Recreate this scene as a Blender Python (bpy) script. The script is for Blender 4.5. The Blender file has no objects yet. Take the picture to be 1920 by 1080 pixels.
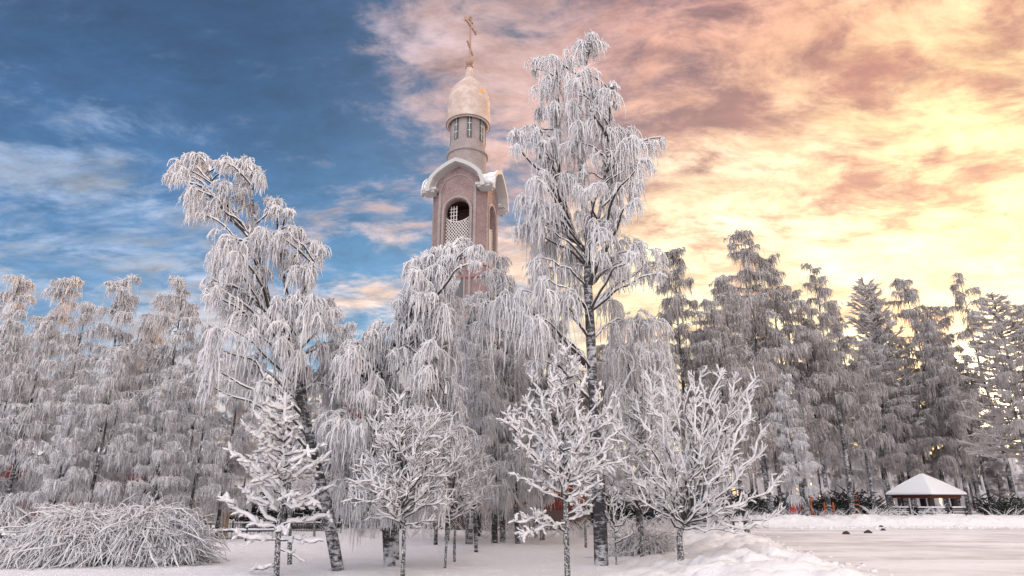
import bpy, math, random
import numpy as np
from math import radians, sin, cos, pi, tan
scn = bpy.context.scene
COL = scn.collection
# ------------------------------------------------------------------ camera
EYE = 1.65
PITCH = radians(18.35)
F = 1200.0                      # focal length in pixels of a 1920 wide frame
cam = bpy.data.cameras.new('camera'); cam.lens = F/1920*36; cam.sensor_width = 36; cam.clip_end = 3000
co = bpy.data.objects.new('camera', cam); COL.objects.link(co)
co.location = (0, 0, EYE); co.rotation_euler = (radians(90)+PITCH, 0, 0); scn.camera = co
CP, SP = cos(PITCH), sin(PITCH)
def ray(px, py):
    x = (px-960)/F; y = (540-py)/F
    return np.array([x, CP-y*SP, SP+y*CP])
def P(px, py, D):                # the point of that sight line at depth D metres north
    d = ray(px, py); t = D/d[1]
    return np.array([d[0]*t, D, EYE+d[2]*t])
def Gd(px, py):                  # where that sight line meets the ground
    d = ray(px, py); t = -EYE/d[2]
    return np.array([d[0]*t, d[1]*t, 0.0])
def mpp(py, D):                  # metres per photograph pixel there
    y = (540-py)/F
    return D/(CP-y*SP)/F
# ------------------------------------------------------------------ render
scn.render.engine = 'CYCLES'
cy = scn.cycles
cy.max_bounces = 5; cy.diffuse_bounces = 4; cy.glossy_bounces = 1; cy.transmission_bounces = 2
cy.use_adaptive_sampling = True; cy.adaptive_threshold = 0.02
cy.use_denoising = True
cy.caustics_reflective = False; cy.caustics_refractive = False
scn.view_settings.view_transform = 'Standard'; scn.view_settings.look = 'None'
scn.view_settings.exposure = 0.0; scn.view_settings.gamma = 1.0
# ------------------------------------------------------------------ sky
SUN_AZ, SUN_EL = radians(36.9), radians(7.3)        # to the right of north
def lin(c):
    return tuple(((v/255)/12.92 if v/255 <= .04045 else ((v/255+.055)/1.055)**2.4) for v in c)
w = bpy.data.worlds.new('World'); scn.world = w; w.use_nodes = True
nt = w.node_tree; nt.nodes.clear(); L_ = nt.links
def node(nt, t, **k):
    n = nt.nodes.new(t)
    for a, b in k.items(): setattr(n, a, b)
    return n
def setin(n, i, v, nt):
    if hasattr(v, 'is_output'): nt.links.new(v, n.inputs[i])
    else: n.inputs[i].default_value = v
def M(op, a, b=None, c=None, nt=nt, clamp=False):
    n = node(nt, 'ShaderNodeMath', operation=op, use_clamp=clamp)
    for i, v in enumerate((a, b, c)):
        if v is not None: setin(n, i, v, nt)
    return n.outputs[0]
def V(op, a, b=None, s=None, nt=nt):
    n = node(nt, 'ShaderNodeVectorMath', operation=op)
    setin(n, 0, a, nt)
    if b is not None: setin(n, 1, b, nt)
    if s is not None: setin(n, 3, s, nt)
    return n.outputs['Value'] if op in ('DOT_PRODUCT', 'LENGTH') else n.outputs[0]
def MIX(f, a, b, nt=nt):
    n = node(nt, 'ShaderNodeMix', data_type='RGBA')
    setin(n, 0, f, nt); setin(n, 6, a, nt); setin(n, 7, b, nt)
    return n.outputs[2]
def NOISE(vec, scale, detail=5, rough=.55, lac=2.0, dist=0, nt=nt):
    n = node(nt, 'ShaderNodeTexNoise')
    setin(n, 'Vector', vec, nt); n.inputs['Scale'].default_value = scale; n.inputs['Detail'].default_value = detail
    n.inputs['Roughness'].default_value = rough; n.inputs['Lacunarity'].default_value = lac; n.inputs['Distortion'].default_value = dist
    return n
def RAMP(v, lo, hi, nt=nt):
    n = node(nt, 'ShaderNodeMapRange', interpolation_type='SMOOTHSTEP')
    setin(n, 0, v, nt); setin(n, 1, lo, nt); setin(n, 2, hi, nt)
    return n.outputs[0]
D_ = node(nt, 'ShaderNodeTexCoord').outputs['Generated']
# anchors: direction, clear-air colour, cloud colour, cloud brightness, cover
A = [((50, 40), (10, 34, 66), (62, 90, 126), 1, .20), ((450, 60), (26, 58, 98), (74, 94, 122), 1, .20),
 ((90, 270), (50, 94, 150), (140, 162, 196), 1, .46), ((300, 430), (76, 130, 184), (154, 168, 194), .95, .42),
 ((60, 420), (66, 120, 176), (146, 164, 192), .95, .43), ((120, 545), (112, 156, 196), (176, 184, 200), 1, .52),
 ((600, 290), (46, 84, 128), (120, 136, 160), 1, .34), ((560, 130), (34, 66, 104), (92, 108, 134), 1, .22),
 ((690, 440), (80, 134, 182), (246, 196, 176), 1, .48), ((690, 590), (98, 156, 202), (255, 226, 200), .95, .48),
 ((800, 90), (58, 82, 120), (232, 188, 178), 1, .62), ((640, 30), (50, 76, 112), (150, 144, 158), 1, .35),
 ((1010, 40), (58, 78, 108), (150, 136, 148), 1, .40), ((940, 190), (140, 136, 150), (255, 206, 184), .9, .74),
 ((950, 350), (88, 122, 160), (246, 186, 160), .9, .46), ((740, 300), (72, 110, 150), (190, 166, 170), 1, .36),
 ((1250, 60), (150, 116, 120), (246, 168, 138), .95, .58), ((1200, 200), (160, 126, 126), (250, 176, 146), .95, .60),
 ((1440, 150), (150, 112, 112), (240, 160, 130), .95, .45), ((1560, 40), (196, 134, 116), (250, 172, 132), 1, .55),
 ((1720, 90), (206, 138, 110), (255, 190, 132), 1.05, .56), ((1360, 285), (160, 122, 118), (254, 192, 146), 1.05, .55),
 ((1600, 210), (212, 142, 112), (255, 204, 134), 1.15, .60), ((1840, 240), (222, 150, 106), (255, 238, 156), 1.45, .72),
 ((1460, 370), (234, 166, 124), (255, 246, 200), 1.7, .80), ((1290, 430), (236, 168, 132), (255, 240, 188), 1.4, .70),
 ((1650, 360), (214, 140, 108), (255, 226, 150), 1.2, .58), ((1860, 440), (222, 150, 106), (255, 232, 156), 1.15, .54),
 ((1230, 560), (240, 190, 130), (255, 234, 176), 1.0, .66), ((1560, 520), (232, 168, 122), (255, 240, 188), 1.2, .60),
 ((1860, 640), (240, 176, 110), (255, 236, 180), 1.1, .66), ((900, 640), (150, 176, 196), (255, 226, 196), .95, .6),
 ((300, 700), (150, 175, 200), (220, 205, 205), 1, .7)]
Av = [(ray(*a[0]), a[1] if a[0][0] < 1150 else (a[1][0]*.95, a[1][1]*.86, a[1][2]*.80), a[2], a[3]*(1.0 if a[0][0] < 1150 else .97), a[4]-(.0 if a[0][0] < 1150 else .05)) for a in A]
Av += [(np.array(v, float), c0, c1, b, cv) for v, c0, c1, b, cv in [  # out-of-view sky; directions behind the camera are brightened as fill light
 ((0, .1, 1), (90, 118, 155), (235, 218, 218), 1.3, .65), ((0, -1, .35), (215, 215, 228), (250, 248, 250), 2.5, .92),
 ((-.8, -.7, .4), (150, 175, 210), (246, 238, 240), 2.5, .85), ((.8, -.7, .4), (225, 200, 195), (250, 228, 222), 1.35, .75),
 ((-1, .15, .3), (110, 145, 190), (205, 205, 215), 1.1, .6), ((1, .1, .3), (240, 180, 130), (255, 225, 180), 1.25, .75),
 ((0, -.7, .9), (165, 182, 208), (250, 248, 250), 2.35, .8), ((-.7, -.1, .9), (90, 120, 165), (215, 208, 220), 1.1, .6), ((.7, .0, .9), (190, 150, 130), (255, 215, 180), 1.2, .65)]]
sw = sc0 = sc1 = scv = None
for v, c0, c1, b, cv in Av:
    v = v/np.linalg.norm(v)
    k = 95 if v[1] > .5 and v[2] < .85 else 9
    d = V('DOT_PRODUCT', D_, tuple(v))
    e = M('MULTIPLY_ADD', d, float(k), float(-k))
    wt = M('POWER', math.e, e)
    l0 = lin(c0); l1 = tuple(x*b for x in lin(c1))
    a0 = V('SCALE', l0, s=wt); a1 = V('SCALE', l1, s=wt); a2 = M('MULTIPLY', wt, cv)
    if sw is None: sw, sc0, sc1, scv = wt, a0, a1, a2
    else: sw = M('ADD', sw, wt); sc0 = V('ADD', sc0, a0); sc1 = V('ADD', sc1, a1); scv = M('ADD', scv, a2)
inv = M('DIVIDE', 1.0, sw)
clear = V('SCALE', sc0, s=inv); cloud = V('SCALE', sc1, s=inv); cover = M('MULTIPLY', scv, inv)
sp = node(nt, 'ShaderNodeSeparateXYZ'); L_.new(D_, sp.inputs[0])
dz = M('MAXIMUM', M('ADD', sp.outputs[2], 0.22), 0.05)
cb = node(nt, 'ShaderNodeCombineXYZ'); L_.new(M('DIVIDE', sp.outputs[0], dz), cb.inputs[0]); L_.new(M('DIVIDE', sp.outputs[1], dz), cb.inputs[1])
mp = node(nt, 'ShaderNodeMapping'); L_.new(cb.outputs[0], mp.inputs[0])
mp.inputs['Rotation'].default_value = (0, 0, radians(24)); mp.inputs['Scale'].default_value = (1.35, 2.2, 1)
cvec = mp.outputs[0]
warp = NOISE(cvec, 1.6, 2, .5)
wv = V('ADD', cvec, V('SCALE', V('SUBTRACT', warp.outputs['Color'], (.5, .5, .5)), s=.32))
n1 = NOISE(wv, 1.9, 8, .62)
n2 = NOISE(wv, 6.0, 6, .66)
nn = M('ADD', M('MULTIPLY', n1.outputs[0], .68), M('MULTIPLY', n2.outputs[0], .32))
thr = M('SUBTRACT', 1.0, cover)
thr = M('MULTIPLY_ADD', thr, .46, .27)
mask = RAMP(nn, M('SUBTRACT', thr, .075), M('ADD', thr, .085))
n3 = NOISE(V('ADD', wv, (3.1, 7.7, 0)), 4.2, 7, .70)
shade = M('MULTIPLY_ADD', M('SUBTRACT', n3.outputs[0], .5), 2.3, .96)
shade = V('ADD', (.0, .0, .0), shade)
shade = V('POWER', shade, (.75, 1.0, 1.25))
shade2 = V('ADD', (.0, .0, .0), M('MULTIPLY_ADD', M('SUBTRACT', n2.outputs[0], .5), 1.3, 1.0))
skyc = MIX(mask, V('MULTIPLY', clear, shade2), V('MULTIPLY', cloud, shade))
n4 = NOISE(V('ADD', wv, (9.3, 2.2, 0)), 2.0, 6, .6)
dk = M('MULTIPLY', RAMP(n4.outputs[0], .56, .68), RAMP(sp.outputs[0], .08, .3))
skyc = MIX(M('MULTIPLY', dk, .5), skyc, (*lin((112, 98, 110)), 1))
sund = (sin(SUN_AZ)*cos(SUN_EL), cos(SUN_AZ)*cos(SUN_EL), sin(SUN_EL))
sd = V('DOT_PRODUCT', D_, sund)
glow = M('POWER', math.e, M('MULTIPLY_ADD', sd, 120.0, -120.0))
core = M('POWER', math.e, M('MULTIPLY_ADD', sd, 900.0, -900.0))
skyc = V('ADD', skyc, V('SCALE', (1.0, .62, .28), s=M('MULTIPLY', glow, .14)))
skyc = V('ADD', skyc, V('SCALE', (1.0, .80, .5), s=M('MULTIPLY', core, 9.0)))
bg1 = node(nt, 'ShaderNodeBackground'); L_.new(skyc, bg1.inputs[0]); bg1.inputs[1].default_value = 1.0
nish = node(nt, 'ShaderNodeTexSky', sky_type='NISHITA', sun_disc=False)
nish.sun_elevation = SUN_EL; nish.sun_rotation = SUN_AZ
bg2 = node(nt, 'ShaderNodeBackground'); L_.new(nish.outputs[0], bg2.inputs[0]); bg2.inputs[1].default_value = 0.05
ad = node(nt, 'ShaderNodeAddShader'); L_.new(bg1.outputs[0], ad.inputs[0]); L_.new(bg2.outputs[0], ad.inputs[1])
wo = node(nt, 'ShaderNodeOutputWorld'); L_.new(ad.outputs[0], wo.inputs[0])
w.cycles.sampling_method = 'MANUAL'; w.cycles.sample_map_resolution = 1024
# sun, low behind the wood on the right
sl = bpy.data.lights.new('sun', 'SUN'); sl.energy = 3.2; sl.angle = radians(0.5); sl.color = (1.0, .58, .34)
so = bpy.data.objects.new('sun', sl); COL.objects.link(so)
so.rotation_euler = (pi/2-SUN_EL, 0, pi-SUN_AZ)
# ------------------------------------------------------------------ materials
def mat(name, base, rough=.8, fn=None, metallic=0):
    m = bpy.data.materials.new(name); m.use_nodes = True
    t = m.node_tree; b = t.nodes['Principled BSDF']
    b.inputs['Base Color'].default_value = (*base, 1); b.inputs['Roughness'].default_value = rough
    b.inputs['Metallic'].default_value = metallic
    if fn: fn(t, b)
    return m
def geo(t, o): return node(t, 'ShaderNodeNewGeometry').outputs[o]
def objc(t): return node(t, 'ShaderNodeTexCoord').outputs['Object']
def bump(t, b, h, s=.4, d=.02):
    n = node(t, 'ShaderNodeBump'); n.inputs['Strength'].default_value = s; n.inputs['Distance'].default_value = d
    t.links.new(h, n.inputs['Height']); t.links.new(n.outputs[0], b.inputs['Normal'])
def snowtop(t, col, lo, hi, snow=(.86, .87, .90), amp=.5, sc=9):
    s = node(t, 'ShaderNodeSeparateXYZ'); t.links.new(geo(t, 'Normal'), s.inputs[0])
    n = NOISE(geo(t, 'Position'), sc, 4, .6, nt=t)
    z = M('MULTIPLY_ADD', M('SUBTRACT', n.outputs[0], .5, nt=t), amp, s.outputs[2], nt=t)
    return MIX(RAMP(z, lo, hi, nt=t), col, (*snow, 1), nt=t)
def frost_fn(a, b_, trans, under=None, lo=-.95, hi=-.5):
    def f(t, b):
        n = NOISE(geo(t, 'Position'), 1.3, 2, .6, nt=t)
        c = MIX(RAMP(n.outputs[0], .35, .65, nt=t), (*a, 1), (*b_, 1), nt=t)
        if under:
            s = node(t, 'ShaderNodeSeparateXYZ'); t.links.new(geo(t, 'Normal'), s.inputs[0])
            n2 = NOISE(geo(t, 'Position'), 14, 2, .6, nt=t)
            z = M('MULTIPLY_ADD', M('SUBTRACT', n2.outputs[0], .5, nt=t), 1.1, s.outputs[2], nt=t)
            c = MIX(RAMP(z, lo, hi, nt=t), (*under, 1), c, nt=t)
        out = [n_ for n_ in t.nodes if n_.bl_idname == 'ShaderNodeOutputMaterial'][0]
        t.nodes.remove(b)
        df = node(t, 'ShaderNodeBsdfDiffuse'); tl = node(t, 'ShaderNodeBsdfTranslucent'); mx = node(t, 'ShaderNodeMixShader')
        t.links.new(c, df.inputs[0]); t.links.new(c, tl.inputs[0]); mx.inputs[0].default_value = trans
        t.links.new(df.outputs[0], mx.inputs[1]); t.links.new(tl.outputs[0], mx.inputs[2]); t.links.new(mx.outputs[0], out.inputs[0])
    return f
FROST = mat('hoar_frost', (.8, .8, .82), .9, frost_fn((.80, .80, .83), (.88, .87, .89), .20))
FROSTF = mat('hoar_frost_far', (.7, .7, .7), .9, frost_fn((.80, .80, .83), (.89, .88, .90), .22))
FROSTR = mat('thin_rime_shade_toned', (.7, .7, .7), .9, frost_fn((.58, .54, .53), (.78, .76, .76), .32))  # thin rime over brown twigs, darkened further to paint in woodland shade
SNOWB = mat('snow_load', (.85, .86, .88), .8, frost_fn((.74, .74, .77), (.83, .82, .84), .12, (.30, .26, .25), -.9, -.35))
def bark_fn(t, b):
    p = geo(t, 'Position')
    mpn = node(t, 'ShaderNodeMapping'); t.links.new(p, mpn.inputs[0]); mpn.inputs['Scale'].default_value = (4, 4, 15)
    n = NOISE(mpn.outputs[0], 1, 5, .7, dist=.5, nt=t); n2 = NOISE(p, 7, 5, .7, nt=t); n3 = NOISE(p, 1.1, 2, .5, nt=t)
    v = M('ADD', M('ADD', M('MULTIPLY', n.outputs[0], .5, nt=t), M('MULTIPLY', n2.outputs[0], .35, nt=t), nt=t), M('MULTIPLY', n3.outputs[0], .3, nt=t), nt=t)
    c = MIX(RAMP(v, .545, .66, nt=t), (.035, .033, .036, 1), (.46, .46, .49, 1), nt=t)
    t.links.new(snowtop(t, c, .35, .75, amp=1.5, sc=11), b.inputs['Base Color']); bump(t, b, v, .6, .04)
BARK = mat('birch_bark', (.3, .3, .3), .9, bark_fn)
def bark2_fn(t, b):
    n = NOISE(geo(t, 'Position'), 26, 5, .7, nt=t)
    c = MIX(RAMP(n.outputs[0], .46, .62, nt=t), (.045, .04, .04, 1), (.62, .63, .66, 1), nt=t)
    t.links.new(snowtop(t, c, .3, .7, amp=1.2, sc=20), b.inputs['Base Color']); bump(t, b, n.outputs[0], .6, .02)
BARK2 = mat('sapling_bark', (.3, .3, .3), .9, bark2_fn)
def twig_fn(t, b):
    t.links.new(snowtop(t, (.05, .04, .038, 1), -.15, .35, amp=1.2, sc=9), b.inputs['Base Color'])
TWIG = mat('frosted_branch', (.1, .1, .1), .9, twig_fn)
# ------------------------------------------------------------------ helpers
def tag(o, label=None, cat=None, group=None, kind=None):
    if label: o['label'] = label
    if cat: o['category'] = cat
    if group: o['group'] = group
    if kind: o['kind'] = kind
    return o
def empty(name, loc=(0, 0, 0), rz=0, label=None, cat=None, group=None):
    o = bpy.data.objects.new(name, None); COL.objects.link(o); o.empty_display_size = .2
    o.location = tuple(float(v) for v in loc); o.rotation_euler = (0, 0, rz)
    return tag(o, label, cat, group)
def mesh_from(name, verts, quads, m, parent=None, smooth=True, tris=None):
    me = bpy.data.meshes.new(name)
    verts = np.asarray(verts, np.float32); nv = len(verts)
    quads = np.asarray(quads, np.int32).reshape(-1, 4) if quads is not None and len(quads) else np.zeros((0, 4), np.int32)
    tris = np.asarray(tris, np.int32).reshape(-1, 3) if tris is not None and len(tris) else np.zeros((0, 3), np.int32)
    nl = quads.size+tris.size; npg = len(quads)+len(tris)
    me.vertices.add(nv); me.vertices.foreach_set('co', verts.ravel())
    me.loops.add(nl); me.loops.foreach_set('vertex_index', np.concatenate([quads.ravel(), tris.ravel()]).astype(np.int32))
    me.polygons.add(npg)
    ls = np.concatenate([np.arange(len(quads))*4, quads.size+np.arange(len(tris))*3]).astype(np.int32)
    me.polygons.foreach_set('loop_start', ls)
    me.update(calc_edges=True)
    me.validate()
    if smooth: me.polygons.foreach_set('use_smooth', np.ones(npg, bool))
    me.materials.append(m)
    o = bpy.data.objects.new(name, me); COL.objects.link(o)
    if parent: o.parent = parent
    return o
class Tubes:                         # many tapering tubes collected into one mesh
    def __init__(s): s.v = []; s.q = []; s.n = 0
    def add(s, paths, radii, S=4):
        paths = np.asarray(paths, float); radii = np.asarray(radii, float)
        if paths.ndim == 2: paths = paths[None]; radii = radii[None]
        N, K, _ = paths.shape
        if N == 0: return
        t = np.empty_like(paths); t[:, 1:-1] = paths[:, 2:]-paths[:, :-2]; t[:, 0] = paths[:, 1]-paths[:, 0]; t[:, -1] = paths[:, -1]-paths[:, -2]
        t /= np.linalg.norm(t, axis=2, keepdims=True)+1e-9
        ov = paths[:, -1]-paths[:, 0]
        mid = paths[:, K//2]-(paths[:, 0]+paths[:, -1])/2
        ref = np.cross(ov, mid)
        alt = np.cross(ov, np.array([.31, .52, .79])); alt2 = np.cross(ov, np.array([1., .1, 0]))
        alt = np.where((np.linalg.norm(alt, axis=1) > .3*np.linalg.norm(ov, axis=1))[:, None], alt, alt2)
        ok = np.linalg.norm(ref, axis=1) > 1e-3*np.linalg.norm(ov, axis=1)**2
        ref = np.where(ok[:, None], ref, alt); ref /= np.linalg.norm(ref, axis=1, keepdims=True)+1e-9
        ref = ref[:, None, :]
        u = np.cross(t, ref); u /= np.linalg.norm(u, axis=2, keepdims=True)+1e-9
        v = np.cross(t, u)
        a = np.arange(S)*2*pi/S
        ring = paths[:, :, None, :]+radii[:, :, None, None]*(u[:, :, None, :]*np.cos(a)[None, None, :, None]+v[:, :, None, :]*np.sin(a)[None, None, :, None])
        s.v.append(ring.reshape(-1, 3))
        i = np.arange(N)[:, None, None]*K*S+np.arange(K-1)[None, :, None]*S
        j = np.arange(S)[None, None, :]; j2 = (j+1) % S
        q = np.stack([i+j, i+j2, i+S+j2, i+S+j], -1).reshape(-1, 4)+s.n
        s.q.append(q); s.n += N*K*S
    def build(s, name, m, parent=None):
        if not s.v: return None
        return mesh_from(name, np.concatenate(s.v), np.concatenate(s.q), m, parent)
def smooth_path(pts, K):
    pts = np.asarray(pts, float); n = len(pts)
    if n == 2: return pts[0]+(pts[1]-pts[0])*np.linspace(0, 1, K)[:, None]
    ext = np.vstack([2*pts[0]-pts[1], pts, 2*pts[-1]-pts[-2]])
    out = []
    for s in np.linspace(0, n-1-1e-6, K):
        i = int(s); f = s-i; a, b, c, d = ext[i:i+4]
        out.append(.5*((2*b)+(c-a)*f+(2*a-5*b+4*c-d)*f*f+(3*b-a-3*c+d)*f**3))
    return np.array(out)
def pendants(T, rg, base, az, ext, L, r, K=6, S=4, rise=0.0, wob=.05):
    N = len(base); s = np.linspace(0, 1, K)[None, :]
    hor = ext[:, None]*(1-np.exp(-2.6*s))/(1-math.exp(-2.6))
    z = rise*np.sin(np.minimum(s*1.5, 1)*pi)*ext[:, None]-L[:, None]*s**1.25
    p = np.empty((N, K, 3))
    ww = np.cumsum(rg.normal(0, 1, (N, K, 2)), axis=1)*wob*L[:, None, None]*.5; ww[:, 0] = 0
    p[:, :, 0] = base[:, None, 0]+hor*np.cos(az)[:, None]+ww[:, :, 0]
    p[:, :, 1] = base[:, None, 1]+hor*np.sin(az)[:, None]+ww[:, :, 1]
    p[:, :, 2] = base[:, None, 2]+z
    rad = r[:, None]*(1-.45*s)*(1+rg.uniform(-.3, .3, (N, K)))
    rad[:, -1] *= .25
    T.add(p, rad, S)
    return p
def mop(T, rg, c, R, L, M_=9, Pn=7, r=.026, K=6, S=4, tw=0, sub=None, out=None):
    """one drooping spray: arching sub-twigs that carry a curtain of hanging frosted twigs"""
    sub = T if sub is None else sub
    az = rg.uniform(0, 2*pi)+np.arange(M_)*2*pi/M_+rg.normal(0, .35, M_)
    if out is not None:
        oo = rg.uniform(.2, 1) < .75
        if oo: az = out+rg.normal(0, .95, M_)
    ext = R*rg.uniform(.35, 1.2, M_)
    up = rg.uniform(.0, .35, M_)*R; dr = rg.uniform(.25, .7, M_)*R
    s = np.linspace(0, 1, 6)
    p = np.empty((M_, 6, 3))
    hx = ext[:, None]*s[None, :]
    c = np.asarray(c, float); oc = c[None]+np.stack([rg.normal(0, .38*R, M_), rg.normal(0, .38*R, M_), rg.uniform(-.55, .12, M_)*R], 1)
    p[:, :, 0] = oc[:, :1]+hx*np.cos(az)[:, None]; p[:, :, 1] = oc[:, 1:2]+hx*np.sin(az)[:, None]
    p[:, :, 2] = oc[:, 2:]+up[:, None]*np.sin(s*pi)[None]-dr[:, None]*(s**2)[None]
    sub.add(p, np.repeat((np.array([1.25, 1.2, 1.1, 1., .9, .5])*r)[None], M_, 0)*rg.uniform(.8, 1.2, (M_, 6)), S)
    # pendants along the sub-twigs
    n = M_*Pn
    mi = np.repeat(np.arange(M_), Pn); ss = rg.uniform(.12, 1, n)*5
    i0 = np.minimum(ss.astype(int), 4); f = (ss-i0)[:, None]
    base = p[mi, i0]*(1-f)+p[mi, i0+1]*f
    edge = np.linalg.norm(base[:, :2]-c[:2], axis=1)/(R+1e-6)
    LL = L*rg.uniform(.30, 1.0, n)*rg.choice([.6, 1., 1.3], n)*rg.uniform(.6, 1.25, M_)[mi]*(1-.2*edge)
    a2 = az[mi]+rg.normal(0, .9, n)
    q = pendants(T, rg, base, a2, rg.uniform(.05, .16, n)*(.4+L), LL, r*rg.uniform(.7, 1.25, n), K, S)
    if tw:
        k = n*tw; pi_ = np.repeat(np.arange(n), tw); sK = rg.integers(1, K-1, k)
        b = q[pi_, sK]; aa = rg.uniform(0, 2*pi, k); l = rg.uniform(.5, 1, k)*.16*(L**.5)
        pendants(T, rg, b, aa, l*.6, l, r*rg.uniform(.45, .75, k), 4, 3)
    # short feathery rime standing off the sub-twigs
    k = M_*3; mi2 = rg.integers(0, M_, k); sj = rg.integers(0, 5, k); b = p[mi2, sj]; aa = rg.uniform(0, 2*pi, k); l = rg.uniform(.06, .16, k)
    dv = np.stack([np.cos(aa), np.sin(aa), rg.uniform(-.2, .9, k)], 1)*l[:, None]
    T.add(np.stack([b, b+dv*.6, b+dv], 1), np.tile([.9, .7, .2], (k, 1))*r, 3)
def crv(rg, a, b, lift, K=7, wob=.02):
    """branch from a to b that rises first and arches over"""
    a = np.asarray(a, float); b = np.asarray(b, float); s = np.linspace(0, 1, K)[:, None]
    d = np.linalg.norm(b-a)
    c = a*.45+b*.55+np.array([0, 0, lift*d])
    p = (1-s)**2*a+2*s*(1-s)*c+s*s*b
    w_ = rg.normal(0, wob*d, (K, 3)); w_[0] = 0; w_[-1] = 0
    return p+w_
def make_birch(name, loc, trunks, mops, seed, label, cat='tree', group=None, r=.026, M_=9, Pn=7, K=6, S=4, tw=2, base_r=.16, frost=FROST, slope=.7, side=12):
    """trunks: list of (path, r0, r1); mops: list of (point, R, L); all in world metres; loc = foot"""
    rg = np.random.default_rng(seed); loc = np.asarray(loc, float)
    root = empty(name, loc, 0, label, cat, group)
    TT = Tubes(); paths = []
    for path, r0, r1 in trunks:
        K2 = 26; q = smooth_path(path, K2)
        rr = np.linspace(r0, r1, K2)*(1+rg.uniform(-.05, .05, K2))
        TT.add(q-loc, rr, 10); paths.append((q, rr))
    TT.build('trunk', BARK, root)
    TB = Tubes(); TF = Tubes()
    allp = np.concatenate([p for p, _ in paths])
    for c, R, L in mops:
        c = np.asarray(c, float)
        hd = np.linalg.norm(allp[:, :2]-c[:2], axis=1)
        want = c[2]-hd*slope
        cost = np.abs(allp[:, 2]-want)+hd*.35+np.where(allp[:, 2] > c[2]-.1, 3, 0)
        a = allp[np.argmin(cost)]
        d = np.linalg.norm(c-a)
        KB = int(8+d*3); bp = smooth_path(crv(rg, a, c, .16, 6, .022), KB)
        TB.add(bp-loc, np.linspace(.018+.016*min(d, 3), .016, KB), 5)
        TF.add(bp[3:]-loc+np.array([0, 0, .022]), np.linspace(.03, .022, KB-3)*rg.uniform(.8, 1.3, KB-3), S)
        oa = math.atan2(c[1]-a[1], c[0]-a[0]) if d > .4 else None
        mop(TF, rg, c-loc, R, L, max(4, int(M_*rg.uniform(.7, 1.25))), Pn, r, K, S, tw, out=oa)
        n = side
        if n:
            ss = rg.uniform(.35, 1, n)*(KB-1); i0 = np.minimum(ss.astype(int), KB-2); f = (ss-i0)[:, None]
            b = bp[i0]*(1-f)+bp[i0+1]*f-loc
            pendants(TF, rg, b, rg.uniform(0, 2*pi, n), rg.uniform(.1, .3, n), L*rg.uniform(.3, .8, n), r*rg.uniform(.7, 1.1, n), K, S, rise=.3)
    TB.build('branches', TWIG, root)
    TF.build('crown', frost, root)
    return root
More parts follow.
